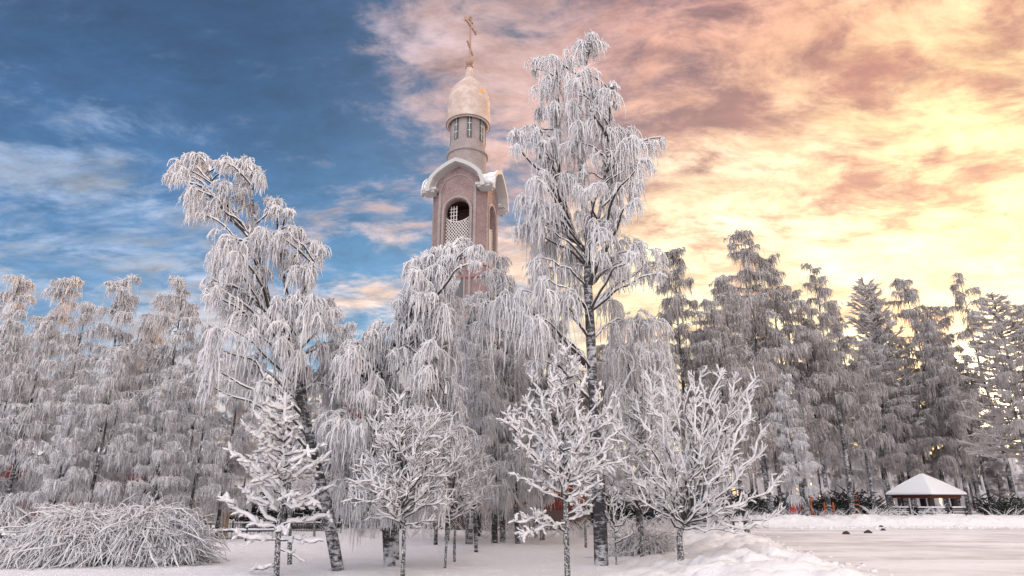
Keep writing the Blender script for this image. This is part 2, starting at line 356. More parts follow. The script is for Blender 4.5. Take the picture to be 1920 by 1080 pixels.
def make_wood_birch(name, h, wd, seed, label, low=.2, nl=26, lean=0., r=.021, dens=2.5, Mm=7, Pm=7, bare=.0, tr_=.12, top=1.0, Lk=1.0, steep=.75, frost=None, tp_=.65):
    rg = np.random.default_rng(seed); root = empty(name, (0, 0, 0), 0, label, 'birch')
    tp = [np.array([0, 0, -.3]), np.array([rg.normal(0, .12)+lean*.1, rg.normal(0, .12), h*.3]), np.array([rg.normal(0, .22)+lean*.5, rg.normal(0, .22), h*.62]), np.array([lean+rg.normal(0, .1), rg.normal(0, .1), h*.98])]
    q = smooth_path(tp, 34); T = Tubes(); T.add(q, np.linspace(tr_, .015, 34)*(1+rg.uniform(-.06, .06, 34)), 8)
    fork = None
    if seed % 2:
        fk = smooth_path([q[13], q[20]+np.array([.5, .2, 0]), q[30]+np.array([.75, .25, -.3])], 16); T.add(fk, np.linspace(tr_*.5, .012, 16), 7); fork = fk
    T.build('trunk', BARK, root)
    TB = Tubes(); TF = Tubes()
    for k in range(nl):
        u = (k+rg.uniform(0, 1))/nl; z = h*(low+(1-low)*u**.85)
        src = fork if (fork is not None and k % 3 == 0 and fork[0, 2] < z < fork[-1, 2]) else q
        a = src[np.argmin(np.abs(src[:, 2]-z))]
        t = (z/h-low)/(1-low)
        l = (wd*min(1, .6+t*2)*(1-t)**tp_+.30)*rg.uniform(.55, 1.15)
        az = k*2.399963+rg.normal(0, .5); up = rg.uniform(.35, .95)*steep*(1 if t < .8 else 1.2)
        dirv = np.array([cos(az), sin(az), 0])
        tip = a+dirv*l+np.array([0, 0, l*up*.55])
        c1 = a+dirv*l*.35+np.array([0, 0, l*up*.75])
        s = np.linspace(0, 1, 9)[:, None]
        p = (1-s)**2*a+2*s*(1-s)*c1+s*s*tip+rg.normal(0, .02*l, (9, 3))*np.sin(s*pi)
        TB.add(p, np.linspace(.016+.010*l, .010, 9), 5)
        TF.add(p[2:]+np.array([0, 0, .02]), np.linspace(.026, .018, 7)*rg.uniform(.7, 1.3, 7), 4)
        nf = int(16+l*22); ff = rg.uniform(.2, 1.0, nf)*8; i0 = np.minimum(ff.astype(int), 7); fr = (ff-i0)[:, None]; bb = p[i0]*(1-fr)+p[i0+1]*fr
        pendants(TF, rg, bb, az+rg.normal(0, 1.1, nf), rg.uniform(.05, .42, nf), rg.gamma(3, .13, nf)*Lk+.06, r*rg.uniform(.55, 1.15, nf), 5, 3, rise=.45, wob=.09)
        ns = max(3, int(l*dens*2.1))
        for j in range(ns):
            f = rg.uniform(.28, 1.0) if j else 1.0; i0 = min(int(f*8), 7); b = p[i0]*(1-(f*8-i0))+p[i0+1]*(f*8-i0)
            side = rg.normal(0, .9); sa = az+side; sl_ = rg.uniform(.1, .45)*(.5+.5*(1-t))
            c = b+np.array([cos(sa)*sl_, sin(sa)*sl_, rg.uniform(-.05, .3)*sl_+.03])
            TB.add(np.array([b, (b+c)/2+np.array([0, 0, .05]), c]), np.array([.012, .010, .008]), 3)
            Rm = rg.uniform(.14, .50)*(.55+.45*(1-t)); Lm = rg.gamma(3, .17)*(.6+.4*(1-t))*Lk+.10
            mop(TF, rg, c, Rm, Lm, max(3, int(Mm*rg.uniform(.4, 1.1))), Pm-1, r*rg.uniform(.75, 1.1), 5, 3, 1, out=sa)
    # leader sprays
    for j in range(4):
        c = q[-1-j*2]; mop(TF, rg, c, .16+.05*j, .3+.1*j, 5, 6, r, 5, 3, 1)
    TB.build('branches', TWIG, root); TF.build('crown', frost or FROSTF, root)
    return root
def copy_tree(o, parent=None):
    c = o.copy(); COL.objects.link(c)
    if parent: c.parent = parent
    for ch in list(o.children): copy_tree(ch, c)
    return c
# box helper on a Geo of flat faces
class Geo:
    def __init__(s): s.v = []; s.f = []
    def poly(s, vs, fs):
        n = len(s.v); s.v += [tuple(map(float, v)) for v in vs]; s.f += [tuple(n+i for i in f) for f in fs]
    def box(s, c, size, rz=0, taper=1):
        x, y, z = size[0]/2, size[1]/2, size[2]/2; ca, sa = cos(rz), sin(rz); vs = []
        for k, (sx, sy, sz) in enumerate([(-1,-1,-1),(1,-1,-1),(1,1,-1),(-1,1,-1),(-1,-1,1),(1,-1,1),(1,1,1),(-1,1,1)]):
            tp = taper if sz > 0 else 1
            X, Y = sx*x*tp, sy*y*tp
            vs.append((c[0]+X*ca-Y*sa, c[1]+X*sa+Y*ca, c[2]+sz*z))
        s.poly(vs, [(0,3,2,1),(4,5,6,7),(0,1,5,4),(1,2,6,5),(2,3,7,6),(3,0,4,7)])
    def lathe(s, prof, n=32, c=(0, 0, 0)):
        vs = []; fs = []
        for r, z in prof:
            for i in range(n):
                a = 2*pi*i/n; vs.append((c[0]+r*cos(a), c[1]+r*sin(a), c[2]+z))
        for k in range(len(prof)-1):
            for i in range(n):
                j = (i+1) % n; fs.append((k*n+i, k*n+j, (k+1)*n+j, (k+1)*n+i))
        s.poly(vs, fs)
    def prism(s, outline, a, b, axis='z'):
        """outline in 2D extruded from a to b along axis ('z': xy outline, 'y': xz outline)"""
        n = len(outline)
        mk = (lambda p, h: (p[0], p[1], h)) if axis == 'z' else (lambda p, h: (p[0], h, p[1]))
        vs = [mk(p, a) for p in outline]+[mk(p, b) for p in outline]
        s.poly(vs, [tuple(range(n)), tuple(range(2*n-1, n-1, -1))]+[(i, (i+1) % n, n+(i+1) % n, n+i) for i in range(n)])
    def tube(s, path, r, n=6, taper=None):
        T = Tubes(); path = np.asarray(path, float); rr = np.full(len(path), float(r)) if taper is None else np.linspace(r, taper, len(path))
        T.add(path, rr, n); v = np.concatenate(T.v); q = np.concatenate(T.q)
        k = len(v); s.poly(v, [tuple(x) for x in q]+[tuple(range(n-1, -1, -1)), tuple(range(k-n, k))])
    def build(s, name, m, parent=None, smooth=False, bevel=0, loc=None, rz=0):
        me = bpy.data.meshes.new(name); me.from_pydata(s.v, [], s.f); me.validate(); me.update()
        import bmesh
        bm = bmesh.new(); bm.from_mesh(me); bmesh.ops.recalc_face_normals(bm, faces=bm.faces); bm.to_mesh(me); bm.free()
        if smooth:
            me.polygons.foreach_set('use_smooth', np.ones(len(me.polygons), bool))
            try: me.set_sharp_from_angle(angle=radians(35))
            except Exception: pass
        me.materials.append(m)
        o = bpy.data.objects.new(name, me); COL.objects.link(o)
        if parent: o.parent = parent
        if loc is not None: o.location = loc
        o.rotation_euler = (0, 0, rz)
        if bevel:
            b = o.modifiers.new('bevel', 'BEVEL'); b.width = bevel; b.segments = 2; b.limit_method = 'ANGLE'
        return o
# ------------------------------------------------------------------ ground
_rs = np.random.default_rng(5); _tab = _rs.random((256, 256))
def vnoise(x, y):
    xi = np.floor(x).astype(int); yi = np.floor(y).astype(int); fx = x-xi; fy = y-yi
    fx = fx*fx*(3-2*fx); fy = fy*fy*(3-2*fy); g = lambda a, b: _tab[a % 256, b % 256]
    return (g(xi, yi)*(1-fx)+g(xi+1, yi)*fx)*(1-fy)+(g(xi, yi+1)*(1-fx)+g(xi+1, yi+1)*fx)*fy
def fbm(x, y, o=4):
    s = 0; a = 1; t = 0
    for i in range(o): s = s+a*vnoise(x*2**i+17*i, y*2**i+9*i); t += a; a *= .5
    return s/t
def sst(x, a, b):
    t = np.clip((x-a)/(b-a), 0, 1); return t*t*(3-2*t)
def edge_x(y):                       # left edge of the ploughed yard
    return np.interp(y, [0, 14, 20, 28, 36, 44, 60], [5.6, 7.3, 8.3, 10.0, 12.0, 14.5, 15.5])
def H(x, y):
    x = np.asarray(x, float); y = np.asarray(y, float)
    e = edge_x(y)
    inroad = sst(x, e-.3, e+.3)*(1-sst(y, 42.5, 44.5))
    h = .22*(fbm(x*.16, y*.16, 3)-.5)+.07*(fbm(x*.8, y*.8, 3)-.5)+.035*np.clip(fbm(x*2.6, y*2.6, 2)-.55, 0, 1)*3
    # lumpy bank thrown up beside the yard
    d = e-x
    bank = np.exp(-((d-1.6)/1.7)**2)*(.16+.30*fbm(x*.55+3, y*.55, 3))*(1-sst(y, 34, 41))*sst(y, 7, 13)
    lump = 1-np.abs(fbm(x*1.25+.3*fbm(x*3, y*3, 2), y*1.25, 2)-.5)*4.2; lump2 = 1-np.abs(fbm(x*2.9, y*2.9, 2)-.5)*4
    bank += np.exp(-((d-2.4)/3.2)**2)*(.02+.20*(1-np.clip(lump, 0, 1))**1+.07*(1-np.clip(lump2, 0, 1)))*sst(y, 7, 13)*(1-sst(y, 30, 40))
    back = sst(y, 43.2, 45.2)*(1-.5*sst(y, 47.5, 50.5))*(.38+.42*fbm(x*.22+5, y*.1, 2)*.3+.75*np.abs(fbm(x*.9, y*.9, 3)-.5)+.35*np.abs(fbm(x*3.1, y*3.1, 2)-.5))*sst(x, 13, 16)
    mound = .5*np.exp(-(((x+7.6)/2.2)**2+((y-27)/2.0)**2))+.12*np.exp(-(((x+11.0)/1.6)**2+((y-25.0)/1.0)**2))+.25*np.exp(-(((x+1.5)/3.5)**2+((y-24)/2)**2))
    h = (h+bank+mound)*(1-inroad)*(1-sst(y, 80, 110))+back
    return h
def Hs(x, y): return float(H(np.array([x]), np.array([y]))[0])
def foot(px, py):
    p = Gd(px, py)
    for _ in range(4):
        d = ray(px, py); h = Hs(p[0], p[1]); t = (h-EYE)/d[2]; p = np.array([d[0]*t, d[1]*t, h])
    return p
def snow_fn(t, b):
    p = geo(t, 'Position')
    n = NOISE(p, .35, 4, .6, nt=t); n2 = NOISE(p, 22, 4, .7, nt=t); n3 = NOISE(p, 3.2, 5, .6, nt=t)
    c = MIX(n.outputs[0], (.84, .84, .88, 1), (.92, .91, .92, 1), nt=t)
    sep = node(t, 'ShaderNodeSeparateXYZ'); t.links.new(p, sep.inputs[0])
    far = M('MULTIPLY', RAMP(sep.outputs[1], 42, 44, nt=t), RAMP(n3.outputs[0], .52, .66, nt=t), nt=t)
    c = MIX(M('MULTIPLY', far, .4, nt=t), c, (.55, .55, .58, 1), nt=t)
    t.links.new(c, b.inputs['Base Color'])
    n5 = NOISE(p, 9, 5, .7, nt=t)
    hh = M('ADD', M('ADD', M('MULTIPLY', n3.outputs[0], 1.6, nt=t), M('MULTIPLY', n5.outputs[0], .8, nt=t), nt=t), M('MULTIPLY', n2.outputs[0], .45, nt=t), nt=t)
    bump(t, b, hh, .8, .06)
    b.inputs['Subsurface Weight'].default_value = 0.0
SNOW = mat('snow', (.9, .9, .92), .75, snow_fn)
xs = np.unique(np.concatenate([np.linspace(-900, -60, 15), np.linspace(-60, -18, 50), np.linspace(-18, 24, 290), np.linspace(24, 60, 90), np.linspace(60, 900, 15)]))
ys = np.unique(np.concatenate([np.linspace(-300, -10, 8), np.linspace(-10, 10, 30), np.linspace(10, 34, 200), np.linspace(34, 55, 110), np.linspace(55, 90, 36), np.linspace(90, 1500, 14)]))
X, Y = np.meshgrid(xs, ys); Z = H(X, Y); nx, ny = len(xs), len(ys)
i = (np.arange(ny-1)[:, None]*nx+np.arange(nx-1)[None, :]).ravel()
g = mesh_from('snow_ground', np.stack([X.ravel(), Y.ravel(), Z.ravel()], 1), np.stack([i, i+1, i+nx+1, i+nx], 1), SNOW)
tag(g, kind='structure')
def road_fn(t, b):
    p = geo(t, 'Position')
    mpn = node(t, 'ShaderNodeMapping'); t.links.new(p, mpn.inputs[0]); mpn.inputs['Rotation'].default_value = (0, 0, radians(8)); mpn.inputs['Scale'].default_value = (.13, .42, 1)
    n = NOISE(mpn.outputs[0], 1, 6, .62, dist=.3, nt=t); n2 = NOISE(p, 2.2, 7, .75, nt=t)
    c = MIX(RAMP(n.outputs[0], .36, .64, nt=t), (.60, .57, .57, 1), (.88, .87, .88, 1), nt=t)
    c = MIX(RAMP(n2.outputs[0], .56, .72, nt=t), c, (.58, .53, .51, 1), nt=t)
    n6 = NOISE(p, .55, 6, .7, dist=.6, nt=t)
    c = MIX(M('MULTIPLY', RAMP(n6.outputs[0], .45, .62, nt=t), .55, nt=t), c, (.90, .90, .93, 1), nt=t)
    n4 = NOISE(mpn.outputs[0], 3.2, 6, .7, nt=t)
    c = MIX(RAMP(n4.outputs[0], .66, .72, nt=t), c, (.33, .29, .28, 1), nt=t)
    t.links.new(c, b.inputs['Base Color']); b.inputs['Roughness'].default_value = .95; b.inputs['Specular IOR Level'].default_value = .1
    bump(t, b, M('ADD', n.outputs[0], n2.outputs[0], nt=t), .8, .09)
ROAD = mat('packed_snow', (.7, .7, .7), .6, road_fn)
yr = np.linspace(2, 44, 90); vs = []; fs = []
for k, yv in enumerate(yr):
    e = float(edge_x(yv))-.05+.12*math.sin(yv*1.7)+.08*math.sin(yv*4.1)
    for m_ in range(13): vs.append((e+(90-e)*(m_/12)**2, yv, .006+.018*(1 if 0 < m_ else -1)*0+.004))
for k in range(len(yr)-1):
    for m_ in range(12): a = k*13+m_; fs.append((a, a+1, a+14, a+13))
tag(mesh_from('road', vs, fs, ROAD), kind='structure')
def rocks():
    dk = mat('dark_slush', (.03, .03, .035), .7)
    for k, (px, py, s, lab) in enumerate([(1587, 1002, .26, 'dark slush clod lying leftmost on the ploughed yard'), (1628, 1000, .28, 'larger dark slush clod lying mid yard right of the other'), (1652, 989, .22, 'small dark clod nearest the snow bank under the pavilion'), (1656, 995, .20, 'tiny dark clod just below the small one near the bank')]):
        p = Gd(px, py); rg = random.Random(k+9); ge = Geo(); pr = []
        n = 10
        for a in range(5):
            th = a/4*pi/2; pr.append((max(cos(th), .02)*s*.75, sin(th)*s*.55))
        ge.lathe(pr, n)
        ge.v = [(x*(1+rg.uniform(-.25, .25)), y*(1+rg.uniform(-.25, .25))*.7, z*(1+rg.uniform(-.2, .2))) for x, y, z in ge.v]
        o = ge.build('slush_clod', dk, None, True, loc=(p[0], p[1], .008)); tag(o, lab, 'clod', 'dark clods on the ploughed yard')
rocks()
def clods():
    rg = np.random.default_rng(40); base = []
    for k in range(4):
        for j in range(6): base.append((cos(j*pi/3)*cos(-.5+k*.6), sin(j*pi/3)*cos(-.5+k*.6), sin(-.5+k*.6)))
    base = np.array(base); q0 = np.array([(k*6+j, k*6+(j+1) % 6, (k+1)*6+(j+1) % 6, (k+1)*6+j) for k in range(3) for j in range(6)])
    P_ = []
    for _ in range(420): P_.append((rg.uniform(13, 60), 43.4-abs(rg.normal(0, 1.1)), rg.uniform(.04, .16)))
    for _ in range(420):
        y = rg.uniform(14, 40); P_.append((edge_x(y)+rg.normal(.1, .45), y, rg.uniform(.02, .10)))
    for _ in range(160): P_.append((rg.uniform(9, 40), rg.uniform(16, 42), rg.uniform(.015, .05)))
    for _ in range(900):
        y = rg.uniform(15.5, 30); P_.append((rg.uniform(-.8*y, .45*y), y, rg.uniform(.008, .028)))
    P_ = np.array(P_); n = len(P_); z = H(P_[:, 0], P_[:, 1])
    v = base[None]*P_[:, 2][:, None, None]*rg.uniform(.7, 1.25, (n, 24, 1)); v[:, :, 2] *= .7
    v += np.stack([P_[:, 0], P_[:, 1], z], 1)[:, None]
    q = (q0[None]+np.arange(n)[:, None, None]*24).reshape(-1, 4)
    o = mesh_from('snow_crumbs', v.reshape(-1, 3), q, SNOW); tag(o, 'loose crumbs of snow and fallen rime scattered on the ground', 'snow', kind='stuff')
clods()
# ------------------------------------------------------------------ church
def plaster_fn(a, b_, frost=.45):
    def f(t, b):
        n = NOISE(geo(t, 'Position'), 1.1, 6, .65, nt=t); n2 = NOISE(geo(t, 'Position'), 16, 4, .7, nt=t)
        c = MIX(RAMP(n.outputs[0], .35, .68, nt=t), (*a, 1), (*b_, 1), nt=t)
        c = MIX(M('MULTIPLY', RAMP(n2.outputs[0], .4, .62, nt=t), frost, nt=t), c, (.50, .465, .465, 1), nt=t)
        t.links.new(snowtop(t, c, .45, .7), b.inputs['Base Color']); bump(t, b, n2.outputs[0], .35, .03)
    return f
PLAS = mat('frosted_plaster', (.4, .3, .3), .9, plaster_fn((.18, .10, .10), (.25, .165, .16), .36))
PLASW = mat('frosted_pale_plaster', (.5, .45, .45), .9, plaster_fn((.22, .18, .175), (.30, .25, .245), .36))
PLASR = mat('red_plaster', (.25, .1, .08), .9, plaster_fn((.22, .085, .07), (.30, .13, .11), .25))
METAL = mat('frosted_sheet_metal', (.55, .55, .56), .6, lambda t, b: (t.links.new(snowtop(t, (.46, .45, .45, 1), .15, .5, amp=.7, sc=2.5), b.inputs['Base Color'])))
DARK = mat('dark_interior', (.02, .02, .022), .9)
GLASS = mat('window_glass', (.05, .07, .08), .12)
FRM = mat('window_frame_paint', (.10, .10, .11), .6)
WHITE = mat('white_painted_wood', (.68, .64, .62), .7)
def dome_fn(t, b):
    tc = objc(t)
    s = node(t, 'ShaderNodeSeparateXYZ'); t.links.new(tc, s.inputs[0])
    ang = M('MULTIPLY', M('ARCTAN2', s.outputs[1], s.outputs[0], nt=t), 4.2, nt=t)
    cbn = node(t, 'ShaderNodeCombineXYZ'); t.links.new(ang, cbn.inputs[0]); t.links.new(s.outputs[2], cbn.inputs[1])
    br = node(t, 'ShaderNodeTexBrick'); t.links.new(cbn.outputs[0], br.inputs[0])
    br.inputs['Scale'].default_value = 2.3; br.inputs['Mortar Size'].default_value = .02; br.inputs['Mortar Smooth'].default_value = .6
    br.inputs['Color1'].default_value = (.54, .42, .36, 1); br.inputs['Color2'].default_value = (.48, .37, .32, 1); br.inputs['Mortar'].default_value = (.33, .23, .18, 1)
    n = NOISE(tc, 1.6, 5, .6, nt=t)
    c = MIX(RAMP(n.outputs[0], .4, .7, nt=t), br.outputs[0], (.60, .51, .47, 1), nt=t)
    # bare gilding where the frost has slid off, high on the right
    def d2(x, y, z, sx, sz):
        v = V('SUBTRACT', tc, (x, y, z), nt=t); v = V('MULTIPLY', v, (sx, sx, sz), nt=t); return V('LENGTH', v, nt=t)
    n2 = NOISE(tc, 3.5, 4, .6, nt=t)
    dd = M('ADD', d2(1.12, -.78, 2.42, 1.5, 1.35, ), M('MULTIPLY', n2.outputs[0], .9, nt=t), nt=t)
    gm = RAMP(dd, 1.02, .96, nt=t)
    c = MIX(gm, c, (.80, .34, .06, 1), nt=t)
    t.links.new(snowtop(t, c, .55, .9, (.82, .78, .76), amp=.5, sc=3), b.inputs['Base Color'])
    bump(t, b, M('ADD', br.outputs['Fac'], n.outputs[0], nt=t), .3, -.03)
DOME = mat('frosted_gilt_scales', (.6, .5, .4), .55, dome_fn)
CROSSM = mat('frosted_gilt', (.34, .22, .17), .6)
def zz(py, D=45.0): return float(P(960, py, D)[2])
TD = 45.0; TX = -3.55; TR = radians(-13.6)
def arch_pts(w_, z0, z1, n=18, keel=0.0):
    """half-open outline: left foot up over the arch to the right foot; w_ half width; z1 crown height"""
    pts = []; zs = z1-w_*(1+keel*.25)
    for k in range(n+1):
        a = pi-pi*k/n
        x = w_*cos(a); z = zs+w_*sin(a)*(1+0*keel)
        if keel: z += keel*w_*.55*max(0, 1-abs(x)/(w_*.62))**1.4
        pts.append((x, z))
    return [(-w_, z0)]+pts+[(w_, z0)]
def arch_panel(ge, W, z0, z1, hw, hz0, hz1, y, n=18):
    """flat wall from x -W..W, z0..z1 with an arched opening; in plane y"""
    hole = arch_pts(hw, hz0, hz1, n)
    out = []
    for k, (x, z) in enumerate(hole):
        if k == 0: out.append((-W, hz0))
        elif k == len(hole)-1: out.append((W, hz0))
        else:
            zs = hz1-hw; dx, dz_ = x, z-zs
            t = min(W/abs(dx) if abs(dx) > 1e-6 else 1e9, (z1-zs)/dz_ if dz_ > 1e-6 else 1e9)
            out.append((dx*t, zs+dz_*t))
    vs = [(x, y, z) for x, z in hole]+[(x, y, z) for x, z in out]; m_ = len(hole)
    fs = [(k, k+1, m_+k+1, m_+k) for k in range(m_-1)]
    ge.poly(vs, fs)
    # corners above the arch
    cl = [k for k in range(m_-1) if abs(out[k][0]+W) < 1e-6 and abs(out[k+1][1]-z1) < 1e-6 and out[k+1][0] > -W+1e-6]
    for k in cl: ge.poly([(out[k][0], y, out[k][1]), (out[k+1][0], y, z1), (-W, y, z1)], [(0, 1, 2)])
    cr = [k for k in range(m_-1) if abs(out[k+1][0]-W) < 1e-6 and abs(out[k][1]-z1) < 1e-6 and out[k][0] < W-1e-6]
    for k in cr: ge.poly([(out[k][0], y, z1), (out[k+1][0], y, out[k+1][1]), (W, y, z1)], [(0, 1, 2)])
    if hz0 > z0: ge.poly([(-W, y, z0), (W, y, z0), (W, y, hz0), (-W, y, hz0)], [(0, 1, 2, 3)])
    return hole
def rotv(ge, a):
    ca, sa = cos(a), sin(a)
    ge.v = [(x*ca-y*sa, x*sa+y*ca, z) for x, y, z in ge.v]; return ge
def arch_trim(ge, hole, y, out, r, sect=.12):
    """raised moulding following an arch outline: square section, offset outward"""
    n = len(hole); cx = 0
    pin = hole; 
    zs = max(z for _, z in hole)-max(x for x, _ in hole); hw = max(x for x, _ in hole)
    def off(p, d):
        x, z = p
        if z <= zs+1e-6: return (x+math.copysign(d, x), z)
        l = math.hypot(x, z-zs); return (x*(l+d)/l, zs+(z-zs)*(l+d)/l)
    a = [off(p, out) for p in pin]; b = [off(p, out+r) for p in pin]
    vs = [(x, y-sect, z) for x, z in a]+[(x, y-sect, z) for x, z in b]+[(x, y+.02, z) for x, z in a]+[(x, y+.02, z) for x, z in b]
    fs = []
    for k in range(n-1): fs += [(k, k+1, n+k+1, n+k), (2*n+k, k, k+1, 2*n+k+1), (n+k, 3*n+k, 3*n+k+1, n+k+1)]
    fs += [(0, n, 3*n, 2*n), (n-1, 2*n-1, 4*n-1, 3*n-1)]
    ge.poly(vs, fs)
def church():
    root = empty('church', (TX, TD, 0), TR, 'pink and red brick church with frosted onion dome and open belfry, half hidden by birches', 'church')
    zc = zz(476, 43); ze = zz(352, 43); a = 2.08; mw = 1.42        # belfry floor, wall top, apothem, half width of the main faces
    zap = zz(306, 42.6)
    hz1 = zz(373, 43); hz0 = zc+.25; hw = .93
    ang4 = [0, pi/2, pi, -pi/2]
    # belfry walls
    b = Geo(); tr = Geo()
    for q in ang4:
        s = Geo(); hole = arch_panel(s, mw, zc, zap-1.2, hw, hz0, hz1, -a)
        hv = [(x, -a, z) for x, z in hole]+[(x, -a+.45, z) for x, z in hole]; m_ = len(hole)
        s.poly(hv, [(k, k+1, m_+k+1, m_+k) for k in range(m_-1)]+[(0, m_-1, 2*m_-1, m_)])
        # chamfer face to the next main face
        s.poly([(mw, -a, zc), (a, -mw, zc), (a, -mw, ze+.5), (mw, -a, ze+.5)], [(0, 1, 2, 3)])
        rotv(s, q); b.poly(s.v, s.f)
        t = Geo(); arch_trim(t, hole, -a, .06, .17, .10)
        big = arch_pts(1.16, zc, zap-.95, 18); arch_trim(t, big, -a, .10, .08, .07)
        for sx in (-1, 1): t.box((sx*(mw-.03), -a-.03, (zc+ze)/2), (.12, .10, ze-zc))
        rotv(t, q); tr.poly(t.v, t.f)
    b.build('belfry_wall', PLAS, root)
    tr.build('moulding', PLASW, root)
    # dark core so one does not look straight through, floor and ceiling
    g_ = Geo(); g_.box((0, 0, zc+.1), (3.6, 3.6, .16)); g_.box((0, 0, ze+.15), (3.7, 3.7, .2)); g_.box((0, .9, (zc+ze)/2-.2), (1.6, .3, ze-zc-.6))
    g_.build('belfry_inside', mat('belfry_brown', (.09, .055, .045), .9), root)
    # lattices
    for q in (0, pi/2, -pi/2):
        l = Geo(); zt = hz0+(hz1-hz0)*.60; step = .27; W = hw-.02
        for sgn in (1, -1):
            kk = -22
            while kk < 40:
                c0 = kk*step; kk += 1
                p0 = (-W, hz0+c0) if sgn > 0 else (W, hz0+c0); pts = []
                for f in np.linspace(0, 1, 26):
                    x = p0[0]+sgn*f*2*W; z = p0[1]+f*2*W*1.25
                    top = zt+.32*(abs(x)/W)**2-.1
                    if hz0 <= z <= top: pts.append((x, -a+.22+.012*sgn, z))
                if len(pts) > 1: l.tube([pts[0], pts[-1]], .032, 4)
        l.tube([(x, -a+.22, zt+.32*(x/W)**2-.1) for x in np.linspace(-W, W, 12)], .04, 5)
        if q == 0:
            for x in (-.62, -.42, -.2): l.box((x, -a+.5, zt+.65), (.05, .05, 1.3))
            for z in (.25, .55, .85, 1.1): l.box((-.45, -a+.55, zt+z), (.6, .05, .05))
        rotv(l, q); l.build('lattice', WHITE, root)
    # crossing keel-arched roofs with projecting eaves
    z_s = ze
    def vault(o_, th, half, extra=0):
        w_ = 1.98+o_; n = 16; pts = []
        H_ = zap-z_s
        for k in range(n+1):
            u = -1+2*k/n; x = w_*u; au = abs(u)
            z = z_s+(H_+o_)*(math.sqrt(max(0, 1-au**2.3))*.74+.26*(max(0, 1-au/.8))**1.25)
            pts.append((x, z))
        return pts
    def shell(ge, o_in, o_out, y0, y1, drop=.35):
        pi_ = vault(o_in, 0, 0); po = vault(o_out, 0, 0)
        pi_ = [(pi_[0][0], z_s-drop)]+pi_+[(pi_[-1][0], z_s-drop)]; po = [(po[0][0], z_s-drop)]+po+[(po[-1][0], z_s-drop)]
        n = len(pi_); vs = []
        for y in (y0, y1): vs += [(x, y, z) for x, z in pi_]+[(x, y, z) for x, z in po]
        fs = []
        for k in range(n-1):
            fs += [(k, k+1, n+k+1, n+k), (2*n+k, 3*n+k, 3*n+k+1, 2*n+k+1), (n+k, n+k+1, 3*n+k+1, 3*n+k), (k, 2*n+k, 2*n+k+1, k+1)]
        fs += [(0, n, 3*n, 2*n), (n-1, 3*n-1, 4*n-1, 2*n-1)][:1]
        fs += [(n-1, 2*n-1, 4*n-1, 3*n-1)]
        ge.poly(vs, fs)
    r1 = Geo(); r2 = Geo(); ta = Geo()
    for q in ang4:
        s = Geo(); shell(s, -.04, .20, -a-.66, -a+.02); rotv(s, q); r1.poly(s.v, s.f)
        s = Geo(); shell(s, -.02, .30, -a-.78, -a-.661, .40); rotv(s, q); r2.poly(s.v, s.f)
        s = Geo(); s.prism([(x*.985, z-.06) for x, z in vault(-.05, 0, 0)], -a-.004, -a+.3, 'y'); rotv(s, q); ta.poly(s.v, s.f)
    for q, e in ((0, 0), (pi/2, .011)):
        s = Geo(); s.prism([(x*.93, z+.17) for x, z in vault(0, 0, 0)], -a+.021, a-.021, 'y'); s.v = [(x, y*1.0, z-e) for x, y, z in s.v]; rotv(s, q); r1.poly(s.v, s.f)
    # square eave blocks where the arches meet
    for q in ang4:
        s = Geo(); s.box((a+.06, -a-.06, z_s-.30), (.92, .92, .16)); s.box((a+.0, -a-.0, z_s-.12), (1.15, 1.15, .2)); s.box((a-.05, -a+.05, z_s+.12), (.8, .8, .3), 0, .5)
        rotv(s, q); r1.poly(s.v, s.f)
    r1.build('gable_roof', METAL, root); r2.build('eave_fascia', METAL, root); ta.build('tympanum', PLAS, root)
    # drum
    zr = zz(237); zb = zz(318); zring = zz(296)
    d = Geo(); d.lathe([(1.52, zb-1.6), (1.52, zring), (1.40, zring+.05), (1.38, zr+.15)], 40); d.build('drum', PLASW, root, True)
    d = Geo(); d.lathe([(1.52, zring-.10), (1.66, zring-.05), (1.66, zring+.06), (1.40, zring+.12)], 40); d.build('drum_ring', PLASW, root, True)
    for k in range(8):
        an = radians(22.5+45*k)-TR*0
        zw0, zw1 = zz(274), zz(226)-.35
        f = Geo(); hole = arch_pts(.15, zw0, zw1, 10)
        f.prism(hole, -1.42, -1.36, 'y'); f2 = Geo()
        f2.prism(arch_pts(.20, zw0-.06, zw1+.06, 10), -1.405, -1.34, 'y'); rotv(f2, an); rotv(f, an)
        fo = f2.build('window', FRM, root)
        gb = f.build('pane', GLASS, fo)
        mb = Geo()
        for zq in (.3, .62): mb.box((0, -1.43, zw0+(zw1-zw0)*zq), (.29, .03, .04))
        mb.box((0, -1.432, (zw0+zw1)/2-.05), (.03, .03, zw1-zw0-.1)); rotv(mb, an); mb.build('muntin', WHITE, fo)
    # onion dome
    pr = [(1.40, zr+.06), (1.62, zr-.10), (1.74, zr-.02), (1.75, zr+.12)]
    for py, r in [(225, 1.72), (215, 1.74), (205, 1.75), (195, 1.74), (185, 1.66), (176, 1.50), (168, 1.26), (161, .98), (156, .74), (151, .50), (146, .37), (138, .31), (128, .27)]: pr.append((r, zz(py)))
    z0 = zr; d = Geo(); d.lathe([(r, z-z0) for r, z in pr], 56); dm = d.build('onion_dome', DOME, root, True); dm.location = (0, 0, z0)
    d = Geo(); d.lathe([(1.755, -.04), (1.80, 0), (1.755, .04)], 48); rm = d.build('rim', FRM, dm, True); rm.location = (0, 0, .0)
    zb_ = zz(118); d = Geo(); d.lathe([(.30, zz(128)-.02), (.35, zz(127)), (.30, zz(126))]+[(max(.02, .36*cos(t)), zb_+.34*sin(t)) for t in np.linspace(-1.1, 1.57, 12)], 28); d.build('orb', CROSSM, root, True)
    # orthodox cross, turned across the nave
    zt = zz(33); c = Geo(); z1 = zb_+.3; Hc = zt-z1; ca = radians(80)
    c.box((0, 0, (z1+zt)/2), (.16, .14, Hc))
